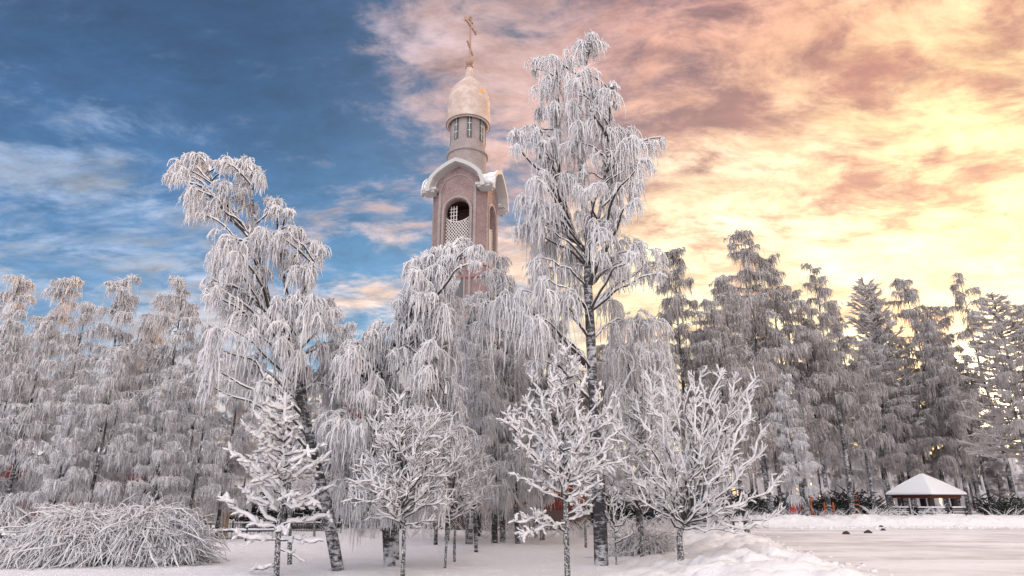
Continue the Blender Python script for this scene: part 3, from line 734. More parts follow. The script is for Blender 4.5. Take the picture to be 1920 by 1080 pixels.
    for x, z, ww in ((0, z1+Hc*.80, .95),):
        c.box((0, 0, z), (2*ww, .15, .18))
        for sx in (-1, 1): c.box((sx*ww, 0, z), (.17, .19, .40))
    c.box((0, 0, z1+Hc*.92), (.8, .15, .15)); c.box((0, 0, zt), (.40, .19, .17))
    c.tube([(-.55, 0, z1+Hc*.36), (.55, 0, z1+Hc*.18)], .10, 6)
    rotv(c, ca); c.build('cross', CROSSM, root, bevel=.03)
    # stage below the belfry
    zl = zz(600)
    l = Geo(); m2 = 1.62; a2 = 2.28
    oct_ = [(-m2, -a2), (m2, -a2), (a2, -m2), (a2, m2), (m2, a2), (-m2, a2), (-a2, m2), (-a2, -m2)]
    l.prism(oct_, 6.5, zc-.28); l.build('lower_stage', PLAS, root)
    l = Geo(); l.prism([(x*1.08, y*1.08) for x, y in oct_], zc-.30, zc-.14); l.prism([(x*1.02, y*1.02) for x, y in oct_], zc-.139, zc-.001); l.build('cornice', PLASW, root)
    l = Geo(); l.prism([(x*1.045, y*1.045) for x, y in oct_], zc-1.0, zc-.301); l.prism([(x*1.045, y*1.045) for x, y in oct_], zz(522, 43)-.1, zz(522, 43)+.12); l.build('red_band', PLASR, root)
    zwc = zz(530, 42.7)
    for q in ang4:
        t = Geo(); arch_trim(t, arch_pts(1.05, zwc-2.2, zwc+1.55, 18), -a2, .02, .16, .14); arch_trim(t, arch_pts(.70, zwc-1.4, zwc+.95, 18), -a2, .0, .12, .10); rotv(t, q)
        t.build('arch_moulding', PLASW, root)
        f = Geo(); f.prism(arch_pts(.66, zwc-1.1, zwc+.9, 14), -a2-.03, -a2+.01, 'y'); rotv(f, q); fo = f.build('window', FRM, root)
        f = Geo(); f.prism([(.50*cos(t), zwc+.2+.50*sin(t)) for t in np.linspace(0, 2*pi, 24, endpoint=False)], -a2-.045, -a2-.02, 'y'); rotv(f, q); f.build('pane', mat('frosted_pane', (.42, .45, .47), .4), fo)
        f = Geo(); f.box((0, -a2-.055, zwc+.2), (.04, .02, 1.0)); f.box((0, -a2-.057, zwc+.2), (1.0, .02, .04)); f.box((0, -a2-.059, zwc+.2), (.22, .02, .22)); rotv(f, q); f.build('muntin', FRM, fo)
    # nave of red brick, orange light painted into its frames
    nv = Geo(); nv.box((.4, 2.0, 4.2), (16, 11, 8.4)); nv.build('nave_wall', BRICK, root)
    rf = Geo(); rf.prism([(-8.4, 8.42), (8.9, 8.42), (.3, 11.2)], -4.0, 8.0, 'y'); rf.build('nave_roof', METAL, root)
    pl = Geo(); pl.box((.4, 2.0, .55), (16.3, 11.3, 1.1)); pl.build('plinth', mat('plinth_stone', (.10, .07, .065), .9), root)
    for k, x in enumerate((-6.5, -4.2, -1.8, 1.0, 5.4, 7.4)):
        f = Geo(); f.prism([(x+u, z) for u, z in arch_pts(.55, 2.0, 4.7, 12)], -3.56, -3.49, 'y'); fo = f.build('window', LIT_ORANGE, root)
        f = Geo(); f.prism([(x+u, z) for u, z in arch_pts(.42, 2.12, 4.55, 12)], -3.58, -3.55, 'y'); f.build('pane', DARK, fo)
    # porch with posts coloured as if lit orange
    pc = Geo()
    for x in (3.2, 4.1, 4.9, 5.9): pc.box((x, -4.7, 2.2), (.16, .16, 4.0))
    pc.build('porch_post', LIT_ORANGE, root)
    pc = Geo(); pc.box((4.5, -4.3, 4.3), (3.6, 1.7, .22)); pc.box((4.5, -4.3, 4.46), (3.7, 1.8, .12)); pc.build('porch_roof', METAL, root)
    pc = Geo(); pc.prism([(4.5+u, z) for u, z in arch_pts(.75, 1.1, 3.9, 12)], -3.60, -3.50, 'y'); fo = pc.build('door', LIT_ORANGE, root)
    pc = Geo(); pc.box((4.5, -4.2, .5), (3.4, 1.9, 1.0)); pc.build('porch_step', mat('step_stone', (.3, .28, .28), .9, lambda t, b: t.links.new(snowtop(t, (.2, .18, .18, 1), .4, .7), b.inputs['Base Color'])), root)
    return root
def brick_fn(t, b):
    br = node(t, 'ShaderNodeTexBrick'); p = geo(t, 'Position')
    mpn = node(t, 'ShaderNodeMapping'); t.links.new(p, mpn.inputs[0]); mpn.inputs['Rotation'].default_value = (pi/2, 0, 0)
    t.links.new(mpn.outputs[0], br.inputs[0]); br.inputs['Scale'].default_value = 3.5
    br.inputs['Color1'].default_value = (.15, .022, .018, 1); br.inputs['Color2'].default_value = (.10, .016, .014, 1); br.inputs['Mortar'].default_value = (.10, .035, .03, 1)
    n = NOISE(p, 2, 4, .6, nt=t)
    c = MIX(M('MULTIPLY', n.outputs[0], .4, nt=t), br.outputs[0], (.20, .05, .04, 1), nt=t)
    t.links.new(c, b.inputs['Base Color'])
BRICK = mat('red_brick', (.22, .04, .03), .9, brick_fn)
LIT_ORANGE = mat('orange_light_tone', (.55, .24, .07), .7)  # warm light on frames and posts put into their base colour
church()
def red_house():
    x0, y0 = Gd(60, 958)[0]*.9, 37
    root = empty('red_house', (-28.0, 40.8, 0), radians(6), 'long low red walled house with snowy roof, glimpsed between birch trunks on the left', 'house')
    g = Geo(); g.box((0, 2.5, 2.0), (15, 5, 4.0)); g.build('wall', BRICK, root)
    g = Geo(); g.prism([(-3.1, 3.95), (3.1, 3.95), (0, 5.0)], -7.9, 7.9, 'y'); rotv(g, pi/2); g.v = [(x, y+2.5, z) for x, y, z in g.v]; g.build('roof', METAL, root)
    g = Geo(); g.box((0, 2.5, .35), (15.2, 5.2, .7)); g.build('plinth', DARK, root)
    for k in range(5):
        x = -6+k*3
        g = Geo(); g.box((x, -.02, 2.2), (1.3, .08, 1.5)); fo = g.build('window', FRM, root)
        g = Geo(); g.box((x, -.07, 2.2), (1.1, .04, 1.3)); g.build('pane', DARK, fo)
red_house()
def blue_kiosk():
    p = P(1255, 945, 46)
    root = empty('blue_kiosk', (p[0], 46, 0), radians(8), 'low dark blue kiosk with snowy roof, behind the spreading snow-laden tree', 'kiosk')
    g = Geo(); g.box((0, 0, 1.35), (3.9, 2.2, 1.9)); g.build('wall', mat('dark_blue_paint', (.012, .05, .13), .5), root)
    g = Geo(); g.box((0, 0, 2.40), (4.5, 2.7, .18), 0, .97); g.build('roof', mat('snowy_dark_roof', (.03, .03, .03), .8, lambda t, b: t.links.new(snowtop(t, (.025, .022, .022, 1), .4, .7), b.inputs['Base Color'])), root)
    g = Geo(); g.box((1.15, -1.11, 1.55), (.9, .05, 1.2)); g.build('shutter', DARK, root)
    g = Geo(); g.box((-.9, -1.11, 1.75), (1.3, .05, .6)); fo = g.build('window', DARK, root)
    g = Geo(); g.box((0, 0, .2), (3.7, 2.0, .4)); g.build('plinth', DARK, root)
blue_kiosk()
# ------------------------------------------------------------------ pavilion
WOOD = mat('dark_log', (.035, .022, .018), .8, lambda t, b: (t.links.new(snowtop(t, (.04, .026, .022, 1), .5, .75, amp=.25), b.inputs['Base Color'])))
WOODR = mat('reddish_board', (.13, .035, .02), .8)
CLEAN = mat('roof_snow', (.84, .85, .88), .8, lambda t, b: bump(t, b, NOISE(geo(t, 'Position'), 3, 4, .6, nt=t).outputs[0], .3, .05))
def pavilion():
    D = 60; p = P(1735, 925, D); cx = p[0]; gz = 0.30
    root = empty('pavilion', (cx, D, gz), radians(22), 'open timber pavilion with a snow-covered hipped roof and log walls', 'pavilion')
    ez = zz(928, D-2.6)-gz+.02; az_ = zz(888, D)-gz
    hw = 2.2
    g = Geo(); n = 4
    out = [(-hw-.05, -hw-.05), (hw+.05, -hw-.05), (hw+.05, hw+.05), (-hw-.05, hw+.05)]
    g.poly([(x, y, ez+.02) for x, y in out]+[(x*.985, y*.985, ez+.20) for x, y in out]+[(x*.5, y*.5, ez+.2+(az_-ez-.2)*.56) for x, y in out]+[(x*.06, y*.06, az_) for x, y in out],
           [(0, 1, 5, 4), (1, 2, 6, 5), (2, 3, 7, 6), (3, 0, 4, 7), (4, 5, 9, 8), (5, 6, 10, 9), (6, 7, 11, 10), (7, 4, 8, 11), (8, 9, 13, 12), (9, 10, 14, 13), (10, 11, 15, 14), (11, 8, 12, 15), (12, 13, 14, 15), (3, 2, 1, 0)])
    g.build('roof_snow', CLEAN, root, bevel=.07)
    g = Geo(); g.box((0, 0, ez-.03), (2*hw+.08, 2*hw+.08, .08)); g.build('eave', WOOD, root)
    g = Geo()
    for s in (-1, 1): g.box((0, s*(hw-.45), ez-.17), (2*hw-.5, .16, .2)); g.box((s*(hw-.45), 0, ez-.17), (.16, 2*hw-1.08, .2))
    g.build('beam', WOODR, root)
    for sx in (-1, 1):
        for sy in (-1, 1):
            g = Geo(); g.lathe([(.25, 0), (.25, ez-.28)], 12, (sx*1.45, sy*1.45, 0)); g.build('post', WOOD, root, True)
    # low log walls, snow on each log, with a gap for the entrance
    for q in range(4):
        for (xa, xb) in ((-2.0, -.55), (.55, 2.0)):
            g = Geo(); sn = Geo()
            for k in range(4):
                z = .10+k*.19; o = .28*(k % 2)
                g.tube([(xa-o*.5, -hw+.35, z), (xb+o*.5, -hw+.35, z)], .10, 8)
            sn.tube([(xa-.05, -hw+.35, .79), (xb+.05, -hw+.35, .79)], .07, 7); sn.tube([(xa-.1, -hw+.24, .40), (xb+.1, -hw+.24, .40)], .04, 5); sn.tube([(xa-.1, -hw+.24, .21), (xb+.1, -hw+.24, .21)], .035, 5)
            rotv(g, q*pi/2); rotv(sn, q*pi/2); lw = g.build('log_wall', WOOD, root, True); sn.build('snow_cap', CLEAN, lw, True)
    t = empty('picnic_table', (cx+.1, D-.1, gz), radians(10), 'dark round-edged table standing inside the timber pavilion', 'table')
    g = Geo(); g.box((0, 0, .74), (1.9, 1.0, .07)); g.build('tabletop', WOODR, t, bevel=.02)
    for s in (-1, 1): g = Geo(); g.box((s*.7, 0, .35), (.12, .7, .70)); g.build('leg', WOOD, t)
pavilion()
# ------------------------------------------------------------------ playground pieces behind the bank
def playground():
    ORA = mat('orange_paint', (.42, .10, .025), .7); RED = mat('red_paint', (.40, .03, .02), .6); BLU = mat('blue_paint', (.02, .05, .16), .6)
    D = 54
    def at(px): return P(px, 955, D)[0]
    t = empty('climbing_ladder', (at(1606), D, .4), .2, 'orange and dark climbing ladder behind the snow bank', 'ladder')
    for s in (-1, 1): g = Geo(); g.box((s*.33, 0, .95), (.09, .09, 1.9)); g.build('rail', WOOD, t)
    for k in range(5): g = Geo(); g.box((0, 0, .25+k*.34), (.57, .05, .06)); g.build('rung', ORA, t)
    t = empty('play_house', (at(1512), D, .4), -.1, 'small orange roofed play frame behind the snow bank', 'play frame')
    for s in (-1, 1): g = Geo(); g.box((s*.42, 0, .7), (.11, .11, 1.4)); g.build('post', ORA, t)
    g = Geo(); g.tube([(-.62, 0, 1.35), (0, 0, 1.95)], .07, 4); g.tube([(0, 0, 1.95), (.62, 0, 1.35)], .07, 4); g.build('roof', ORA, t)
    t = empty('play_structure', (at(1488), D, .4), 0, 'small red panel between blue posts behind the snow bank', 'play panel')
    g = Geo(); g.box((0, 0, .55), (.7, .06, .6)); g.build('panel', RED, t)
    for s in (-1, 1): g = Geo(); g.box((s*.42, 0, .6), (.1, .1, 1.3)); g.build('post', BLU, t)
    t = empty('play_post', (at(1555), D, .4), 0, 'pair of orange posts with a cross rail beside the thick dark trunk', 'play frame')
    for s in (-1, 1): g = Geo(); g.box((s*.35, 0, .55), (.11, .11, 1.1)); g.build('post', ORA, t)
    g = Geo(); g.box((0, 0, .8), (.6, .06, .08)); g.build('rail', ORA, t)
playground()
# ------------------------------------------------------------------ graves: fences and cross
IRON = mat('black_iron', (.03, .045, .05), .5)
RIME = mat('rime', (.82, .83, .86), .8)
def fence(xy0, xy1, h, label, posts=3, step=.13, loops=True, z0=None):
    (x0, y0), (x1, y1) = xy0, xy1; L = math.hypot(x1-x0, y1-y0); rz = math.atan2(y1-y0, x1-x0)
    z = Hs((x0+x1)/2, (y0+y1)/2) if z0 is None else z0
    r = empty('iron_fence', (x0, y0, z), rz, label, 'fence', 'low iron grave fences')
    g = Geo(); 
    for zz_ in (.12, h-.10): g.box((L/2, 0, zz_), (L, .03, .03))
    n = int(L/step)
    for k in range(n+1): g.box((k*L/n, 0, h/2), (.018, .018, h-.12))
    if loops:
        for k in range(n):
            xa = k*L/n; g.tube([(xa+L/n*(.5-.5*cos(t)), 0, h-.12+.055*sin(t)) for t in np.linspace(0, pi, 5)], .012, 4)
    g.build('picket_panel', IRON, r)
    for k in range(posts):
        g = Geo(); g.box((k*L/(posts-1), 0, h/2+.03), (.07, .07, h+.06)); p = g.build('post', IRON, r)
        g = Geo(); g.lathe([(.055, h+.06), (.06, h+.10), (.035, h+.14), (.005, h+.16)], 8, (k*L/(posts-1), 0, 0)); g.build('snow_cap', RIME, p, True)
    T = Tubes(); rg = np.random.default_rng(int(abs(x0*100))); K = int(L/.12)+2
    T.add(np.stack([np.linspace(0, L, K), rg.normal(0, .006, K), h-.02+rg.normal(0, .008, K)], 1), rg.uniform(.028, .05, K), 6); T.build('rime', RIME, r)
def gp(px, py): p = foot(px, py); return (p[0], p[1])
def at(px, D): return (P(px, 990, D)[0], D)
fence(at(-60, 33), at(85, 33), .62, 'low black iron fence with frosted rail at the left edge, far one')
fence(at(-60, 23.4), at(70, 23.4), .58, 'low black iron fence with small loops at the left edge, near one behind the bush')
fence(at(400, 26.6), at(525, 27.4), .46, 'low black iron fence with loops and rime on top, below the grave cross')
fence(at(385, 36), at(640, 36), .55, 'low iron fence standing behind the wooden grave cross', posts=6, loops=False)
def grave_cross():
    D = 31.5; x = P(423, 980, D)[0]; z = Hs(x, D)
    r = empty('grave_cross', (x, D, z), radians(8), 'pale weathered wooden grave cross in the snow behind the bush', 'grave cross')
    W = mat('weathered_pine', (.42, .29, .16), .85, lambda t, b: t.links.new(snowtop(t, MIX(NOISE(geo(t, 'Position'), 9, 4, .6, nt=t).outputs[0], (.30, .22, .15, 1), (.56, .40, .24, 1), nt=t), .4, .7), b.inputs['Base Color']))
    g = Geo(); g.box((0, 0, .55), (.24, .12, 1.5)); g.build('upright', W, r, bevel=.01)
    g = Geo(); g.box((0, -.01, .97), (.64, .125, .21)); g.build('crossbar', W, r, bevel=.01)
    T = Tubes(); T.add(np.array([(-.31, 0, 1.09), (-.1, 0, 1.105), (.12, 0, 1.10), (.31, 0, 1.09)]), np.array([.03, .055, .055, .03]), 6); T.build('snow_cap', RIME, r)
grave_cross()
# ------------------------------------------------------------------ the great birches, limbs traced at their real distance
def tr(pts, D, rg=None, dy=0.0):
    out = []
    for k, q in enumerate(pts):
        d = D+(q[2] if len(q) > 2 else 0)
        out.append(P(q[0], q[1], d))
    return out
def mops_at(lst, D, seed, spread=1.1, minL=.22, split=1):
    """each traced spray becomes one spray plus a few smaller ones scattered round it in depth"""
    rg = np.random.default_rng(seed); out = []
    for px, py, w_, L in lst:
        d = D+rg.normal(0, spread*.6); m = mpp(py, d)
        out.append((P(px, py, d), w_*m*rg.uniform(.7, 1.0), max(minL, L*m*rg.uniform(.6, .95))))
        if w_ > 11:
            for _ in range(split):
                f = rg.uniform(.35, .75); d2 = d+rg.normal(0, spread*.7)
                x2 = px+rg.normal(0, .55)*w_; y2 = py+rg.uniform(.15, .8)*L*.8
                out.append((P(x2, y2, d2), w_*m*f, max(minL, L*m*rg.uniform(.35, .7))))
    return out
R_MOPS = [(1108,64,15,50),(1120,78,11,48),(1088,84,18,65),(1064,106,22,75),(1036,103,20,80),(1004,110,12,34),(1046,148,26,90),(1020,165,20,70),(1094,128,20,90),(1108,164,9,50),
 (1148,158,13,26),(1136,166,22,65),(1154,192,8,28),(1122,186,22,90),(1132,206,18,70),(1044,212,26,85),(1082,196,22,95),(992,236,20,56),(969,244,12,58),(978,246,10,80),(1012,243,14,74),
 (1046,246,22,85),(1108,226,26,85),(1140,238,26,90),(1170,242,20,80),(1198,262,14,72),(1217,262,13,50),(1238,258,8,44),(1184,254,22,95),(1080,280,28,85),(1130,292,28,90),(1160,302,24,90),(1186,316,16,70),
 (1022,300,22,85),(1002,332,20,90),(1054,330,26,95),(1092,322,30,90),(1148,350,28,90),(1188,340,14,66),(984,366,13,90),(1010,382,24,90),(1050,392,26,90),(1102,398,26,80),(1150,400,26,80),
 (1196,456,22,72),(1226,492,13,50),(1180,450,20,90),(1212,472,20,80),(1160,442,24,100),(1004,424,24,105),(1042,442,26,100),(1076,462,20,95),(1016,484,24,100),(1140,470,22,90),
 (1062,545,28,130),(1022,540,28,150),(984,544,25,145),(944,552,24,135),(914,566,16,95),(1012,622,26,100),(1056,640,26,100),(1148,560,20,80),
 (1000,400,20,80),(1120,430,24,90),(1070,500,22,90)]
L_MOPS = [(360,288,21,62),(335,304,13,58),(376,290,15,48),(324,326,7,44),(352,318,16,60),(430,296,16,34),(416,302,10,40),(468,296,14,70),(480,312,13,52),(452,302,11,48),(490,326,9,42),(364,352,13,66),(386,372,16,56),(400,380,14,50),(415,366,14,70),(422,342,11,52),
 (456,362,18,52),(470,382,15,60),(502,372,5,18),(524,374,15,40),(546,394,8,32),(509,388,10,40),(542,424,18,50),(560,428,13,50),(598,456,11,58),(588,452,13,50),(606,462,8,32),(586,482,14,84),
 (500,436,30,85),(522,444,26,95),(440,444,30,75),(420,462,22,75),(411,480,17,85),(470,452,22,76),(450,500,34,78),(490,502,22,68),(546,482,22,76),(570,502,17,90),(400,524,14,50),(394,544,10,42),(430,532,26,84),(472,532,30,76),
 (530,562,22,84),(560,552,22,100),(590,556,26,84),(612,562,17,90),(626,578,10,50),(580,584,30,108),(470,592,34,108),(420,612,25,100),(510,612,30,110),(432,662,36,86),(402,692,17,52),(482,662,30,86),(540,642,24,86),(600,642,22,92),(625,640,16,80),(560,660,22,80),(455,556,28,80)]
M_MOPS = [(868,446,18,46),(838,458,16,70),(812,470,14,80),(890,462,12,50),(800,478,18,80),(820,500,20,90),(838,520,16,80),(796,520,22,90),(822,545,22,90),(845,560,20,80),(868,458,19,40),(846,466,12,40),(782,488,15,74),(776,504,10,60),(810,482,18,100),(836,476,14,84),(884,472,10,44),(758,546,14,74),(746,562,8,50),(780,562,22,92),(812,582,22,100),(830,572,18,92),(722,606,26,100),(782,600,28,100),(750,606,26,92),
 (700,626,26,92),(670,642,22,92),(640,657,18,84),(616,682,14,74),(601,702,11,66),(626,722,22,100),(662,702,30,100),(700,702,30,110),(740,702,30,100),(790,692,30,110),(832,708,22,110),(850,724,18,92),(640,772,26,110),(680,782,30,116),(726,782,30,116),(772,792,30,110),(622,802,15,84),
 (650,882,30,104),(690,882,34,104),(742,882,30,100),(792,872,30,104),(682,930,30,74),(716,936,24,60),(642,900,15,84),(770,920,26,64),(830,860,22,84),(800,650,26,90),(840,640,22,90),(805,760,26,100),(845,800,24,100),(715,660,26,90),(760,740,30,100),(655,830,24,95),(700,840,26,90),(750,840,26,90)]
D1 = 18.0
f = foot(1128, 1062)
tR = tr([(1128,1066),(1124,960),(1119,860),(1113,740),(1107,620),(1102,520),(1103,455,.0),(1094,380,.1),(1088,300,.0),(1085,220,-.1),(1092,150),(1104,100),(1110,66)], D1)
make_birch('birch_tree', (f[0], D1, Hs(f[0], D1)), [(tR, .19, .02), (tr([(1103,462),(1122,410,-.3),(1134,330,-.5),(1142,240,-.6),(1146,165,-.6)], D1), .07, .015), (tr([(1102,480),(1070,420,.4),(1050,330,.6),(1046,240,.6),(1050,150,.5)], D1), .07, .015)], mops_at(R_MOPS, D1, 1, 1.3), 11,
  'tallest birch, right of the church tower, bare dark trunk below and heavy hanging frost above', M_=7, Pn=7, r=.021, K=6, tw=2, side=11)
D2 = 17.0; f = foot(632, 1068)
tA = tr([(634,1070),(610,940),(588,850),(572,781),(552,712),(530,650),(508,585),(492,519),(476,460),(457,427),(428,382),(398,342),(386,304)], D2)
tB = tr([(572,781),(566,700,.3),(556,640,.4),(546,590,.4),(534,530,.3),(526,470,.2),(520,419,.1),(522,380)], D2)
make_birch('birch_tree', (f[0], D2, Hs(f[0], D2)), [(tA, .15, .025), (tB, .08, .02), (tr([(492,519),(484,440,-.3),(474,380,-.3),(472,320,-.3)], D2), .05, .015), (tr([(546,590),(572,540,-.3),(592,480,-.4)], D2), .04, .012)], mops_at(L_MOPS, D2, 2, 1.0), 12,
  'leaning forked birch left of the church, its drooping tops bent over to the left', M_=7, Pn=7, r=.020, K=6, tw=2, side=11)
D3 = 17.6; f = foot(730, 1066)
tC = tr([(731,1068),(724,960),(712,880),(706,790),(722,700),(752,620),(782,550),(806,500)], D3+.3)
tD = tr([(742,1050),(740,930),(735,850,.5),(720,760,.8),(690,700,.9),(660,665,.8)], D3+.3)
make_birch('birch_tree', (f[0], D3+.3, Hs(f[0], D3)), [(tC, .15, .03), (tD, .10, .02), (tr([(782,550),(820,500,-.2),(850,470,-.3)], D3), .045, .015), (tr([(752,640),(800,680,-.6),(835,740,-.8)], D3), .045, .015)], mops_at(M_MOPS, D3, 3, 1.0, split=2), 13,
  'broad weeping birch before the tower, white curtains of twigs reaching almost to the snow', M_=7, Pn=7, r=.020, K=6, tw=2, slope=.5, side=11)
# a fourth, greyer birch right behind the tallest one
G_MOPS = [(1196,588,30,110),(1226,600,20,90),(1166,604,24,100),(1150,640,22,100),(1186,650,34,120),(1222,640,22,90),(1240,656,16,60),(1252,690,22,70),(1210,690,30,110),(1170,700,30,110),(1150,720,20,80),(1240,720,24,80),(1190,760,30,100),(1160,790,30,90),(1230,780,26,90)]
D4 = 22.5; fx = P(1200, 1010, D4)[0]
make_birch('birch_tree', (fx, D4, Hs(fx, D4)), [(tr([(1200,1022),(1198,900),(1194,760),(1192,660),(1194,600)], D4), .12, .02)], mops_at(G_MOPS, D4, 4, 1.0), 14,
  'smaller grey birch just right of the tallest birch, weeping twigs against the yellow sky', M_=9, Pn=8, r=.024, tw=1)
# ------------------------------------------------------------------ woodland birches: a few shapes, copied
KIND = {}
WB = lambda *a, **k: make_wood_birch('birch_tree', *a, **k)
KIND['a'] = WB(11, 1.65, 31, 'x', low=.12, nl=36, tp_=.85)
KIND['b'] = WB(11, 1.35, 32, 'x', low=.14, nl=32, lean=.3, tp_=.9)
KIND['c'] = WB(11, 1.9, 33, 'x', low=.10, nl=38, tp_=.8)
KIND['d'] = WB(11, 1.2, 34, 'x', low=.30, nl=24, lean=-.4, tr_=.10)
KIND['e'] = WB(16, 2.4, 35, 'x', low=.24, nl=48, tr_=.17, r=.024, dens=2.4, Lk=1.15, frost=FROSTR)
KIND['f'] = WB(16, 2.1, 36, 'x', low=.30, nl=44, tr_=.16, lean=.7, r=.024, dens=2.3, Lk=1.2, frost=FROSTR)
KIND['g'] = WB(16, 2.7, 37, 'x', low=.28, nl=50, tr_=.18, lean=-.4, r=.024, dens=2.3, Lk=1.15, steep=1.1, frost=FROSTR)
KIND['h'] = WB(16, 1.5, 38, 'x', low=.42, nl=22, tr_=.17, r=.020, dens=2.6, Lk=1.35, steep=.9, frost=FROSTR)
def gen_conifer(h, wd, seed, upturn=.5):
    rg = np.random.default_rng(seed); root = empty('pine_tree', (0, 0, 0), 0, 'x', 'tree')
    T = Tubes(); T.add(smooth_path([(0, 0, -.3), (.05, 0, h*.5), (0, .05, h)], 20), np.linspace(.16, .02, 20), 8); T.build('trunk', BARK, root)
    T = Tubes(); Tb = Tubes(); n = 130
    for k in range(n):
        t = (k+.5)/n; z = h*(.25+.75*t); az = k*2.4+rg.normal(0, .3); l = wd*(1-t)**.65*rg.uniform(.35, 1.15)+.2
        d = np.array([cos(az), sin(az), 0]); a = np.array([0, 0, z]); b = a+d*l+np.array([0, 0, l*(upturn*(.3+t)-.15)])
        bp = crv(rg, a, b, -.10, 7); Tb.add(bp, np.linspace(.035, .018, 7), 4); T.add(bp[1:]+np.array([0, 0, .02]), np.linspace(.04, .03, 6), 4)
        m_ = int(10+l*16); ss = rg.uniform(.15, 1, m_)*6; i0 = np.minimum(ss.astype(int), 5); fr = (ss-i0)[:, None]; base = bp[i0]*(1-fr)+bp[i0+1]*fr
        a2 = az+rg.choice([-1, 1], m_)*rg.uniform(.4, 1.1, m_); ll = rg.uniform(.18, .42, m_)*(1.1-.4*t)
        s = np.linspace(0, 1, 4)[None, :, None]; dv = np.stack([np.cos(a2), np.sin(a2), rg.uniform(-.1, .6, m_)], 1)
        pts = base[:, None]+dv[:, None]*ll[:, None, None]*s
        T.add(pts, np.array([.030, .034, .028, .01])[None]*rg.uniform(.8, 1.3, (m_, 1)), 4)
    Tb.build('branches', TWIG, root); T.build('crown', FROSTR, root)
    return root
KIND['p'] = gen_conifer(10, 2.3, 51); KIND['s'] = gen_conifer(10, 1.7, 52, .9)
NOM = dict(a=11, b=11, c=11, d=11, e=16, f=16, g=16, h=16, p=10, s=10)
used = set(); prng = random.Random(77)
def plant(kind, px, top, D, label, group=None, wx=1.0, cat='birch', rot=None, x=None):
    src = KIND[kind]; o = src if kind not in used else copy_tree(src); used.add(kind)
    X = P(px, 950, D)[0] if x is None else x
    h = (zz(top, D) if top is not None else None)
    z = Hs(X, D)
    # the trunk foot is placed so that the TOP lands at px
    if x is None: X = P(px, top, D)[0]
    s = (h-z)/NOM[kind]
    o.location = (X, D, z-.05); o.scale = (s*wx, s*wx, s); o.rotation_euler = (0, 0, prng.uniform(0, 6.28) if rot is None else rot)
    o['label'] = label; o['category'] = cat
    for kk in ('group',):
        if group: o[kk] = group
        elif kk in o.keys(): del o[kk]
    return o
GL = 'frosted birches of the left wood'; GR = 'frosted birches of the right wood'; GM = 'frosted birches round the church'
left = [('a', 40, 520, 30, 'full white birch at the left edge of the picture, first of the left wood'), ('b', 122, 510, 33, 'slim birch with reddish drooping tip, second from the left edge'),
 ('c', 240, 517, 29, 'wide birch with an orange-lit pointed top in the middle of the left wood'), ('d', 347, 518, 30.5, 'thin birch with sunlit drooping tip just left of the forked leaning birch'),
 ('c', 20, 600, 25.5, 'low white birch in front at the far left edge'), ('a', 92, 600, 26, 'bright white birch with layered rounded sprays, left front of the wood'),
 ('b', 175, 560, 31, 'birch filling the gap between two pointed tops of the left wood'), ('c', 300, 560, 33, 'birch behind the gap left of the thin sunlit one'),
 ('c', 222, 655, 25, 'white birch standing lowest before the red house'), ('a', 330, 690, 26, 'short full birch right of the red house front'), ('b', 400, 600, 30, 'birch half behind the forked leaning birch'),
 ('b', 392, 700, 27, 'small birch with dark trunk beneath the leaning birch sprays'), ('c', 455, 640, 30, 'birch directly behind the small snow-laden larch'), ('a', 150, 720, 24.5, 'low round frosted birch right of the front left trees'),
 ('b', 640, 600, 33, 'birch with pinkish tip between leaning birch and weeping birch'), ('b', 560, 700, 27, 'birch behind the leaning trunk of the forked birch'),('d', 270, 600, 34, 'narrow birch deep in the left wood behind the orange-lit top')]
for k, (kd, px, top, D, lab) in enumerate(left): plant(kd, px, top, D, lab, GL)
mid = [('c', 932, 474, 25, 'pale birch right below the belfry with rounded top', 1), ('c', 890, 548, 24, 'white birch standing just in front of the church tower foot', 1), ('b', 970, 560, 25, 'birch with dark stems between church and tallest birch', 1),
 ('e', 1010, 500, 30, 'birch behind the left sprays of the tallest birch', 1), ('d', 900, 640, 22, 'slender white birch with low sprays before the church door', 1), ('e', 1050, 600, 28, 'birch behind the snow-laden tree right of the church door', 1), ('f', 830, 640, 27, 'birch behind the right side of the weeping birch', 1), ('f', 1120, 640, 30, 'birch deep behind the bare trunk of the tallest birch', 1),
 ('a', 945, 560, 28, 'full pale birch hiding the right half of the church stage', 1.15), ('c', 850, 590, 30, 'wide pale birch before the left half of the church tower foot', 1.0), ('b', 905, 600, 33, 'birch with white sprays standing against the church wall', 1.1), ('a', 1000, 640, 32, 'round frosted birch before the church porch, behind thin grey stems', 1)]
for kd, px, top, D, lab, wx in mid: plant(kd, px, top, D, lab, GM, wx)
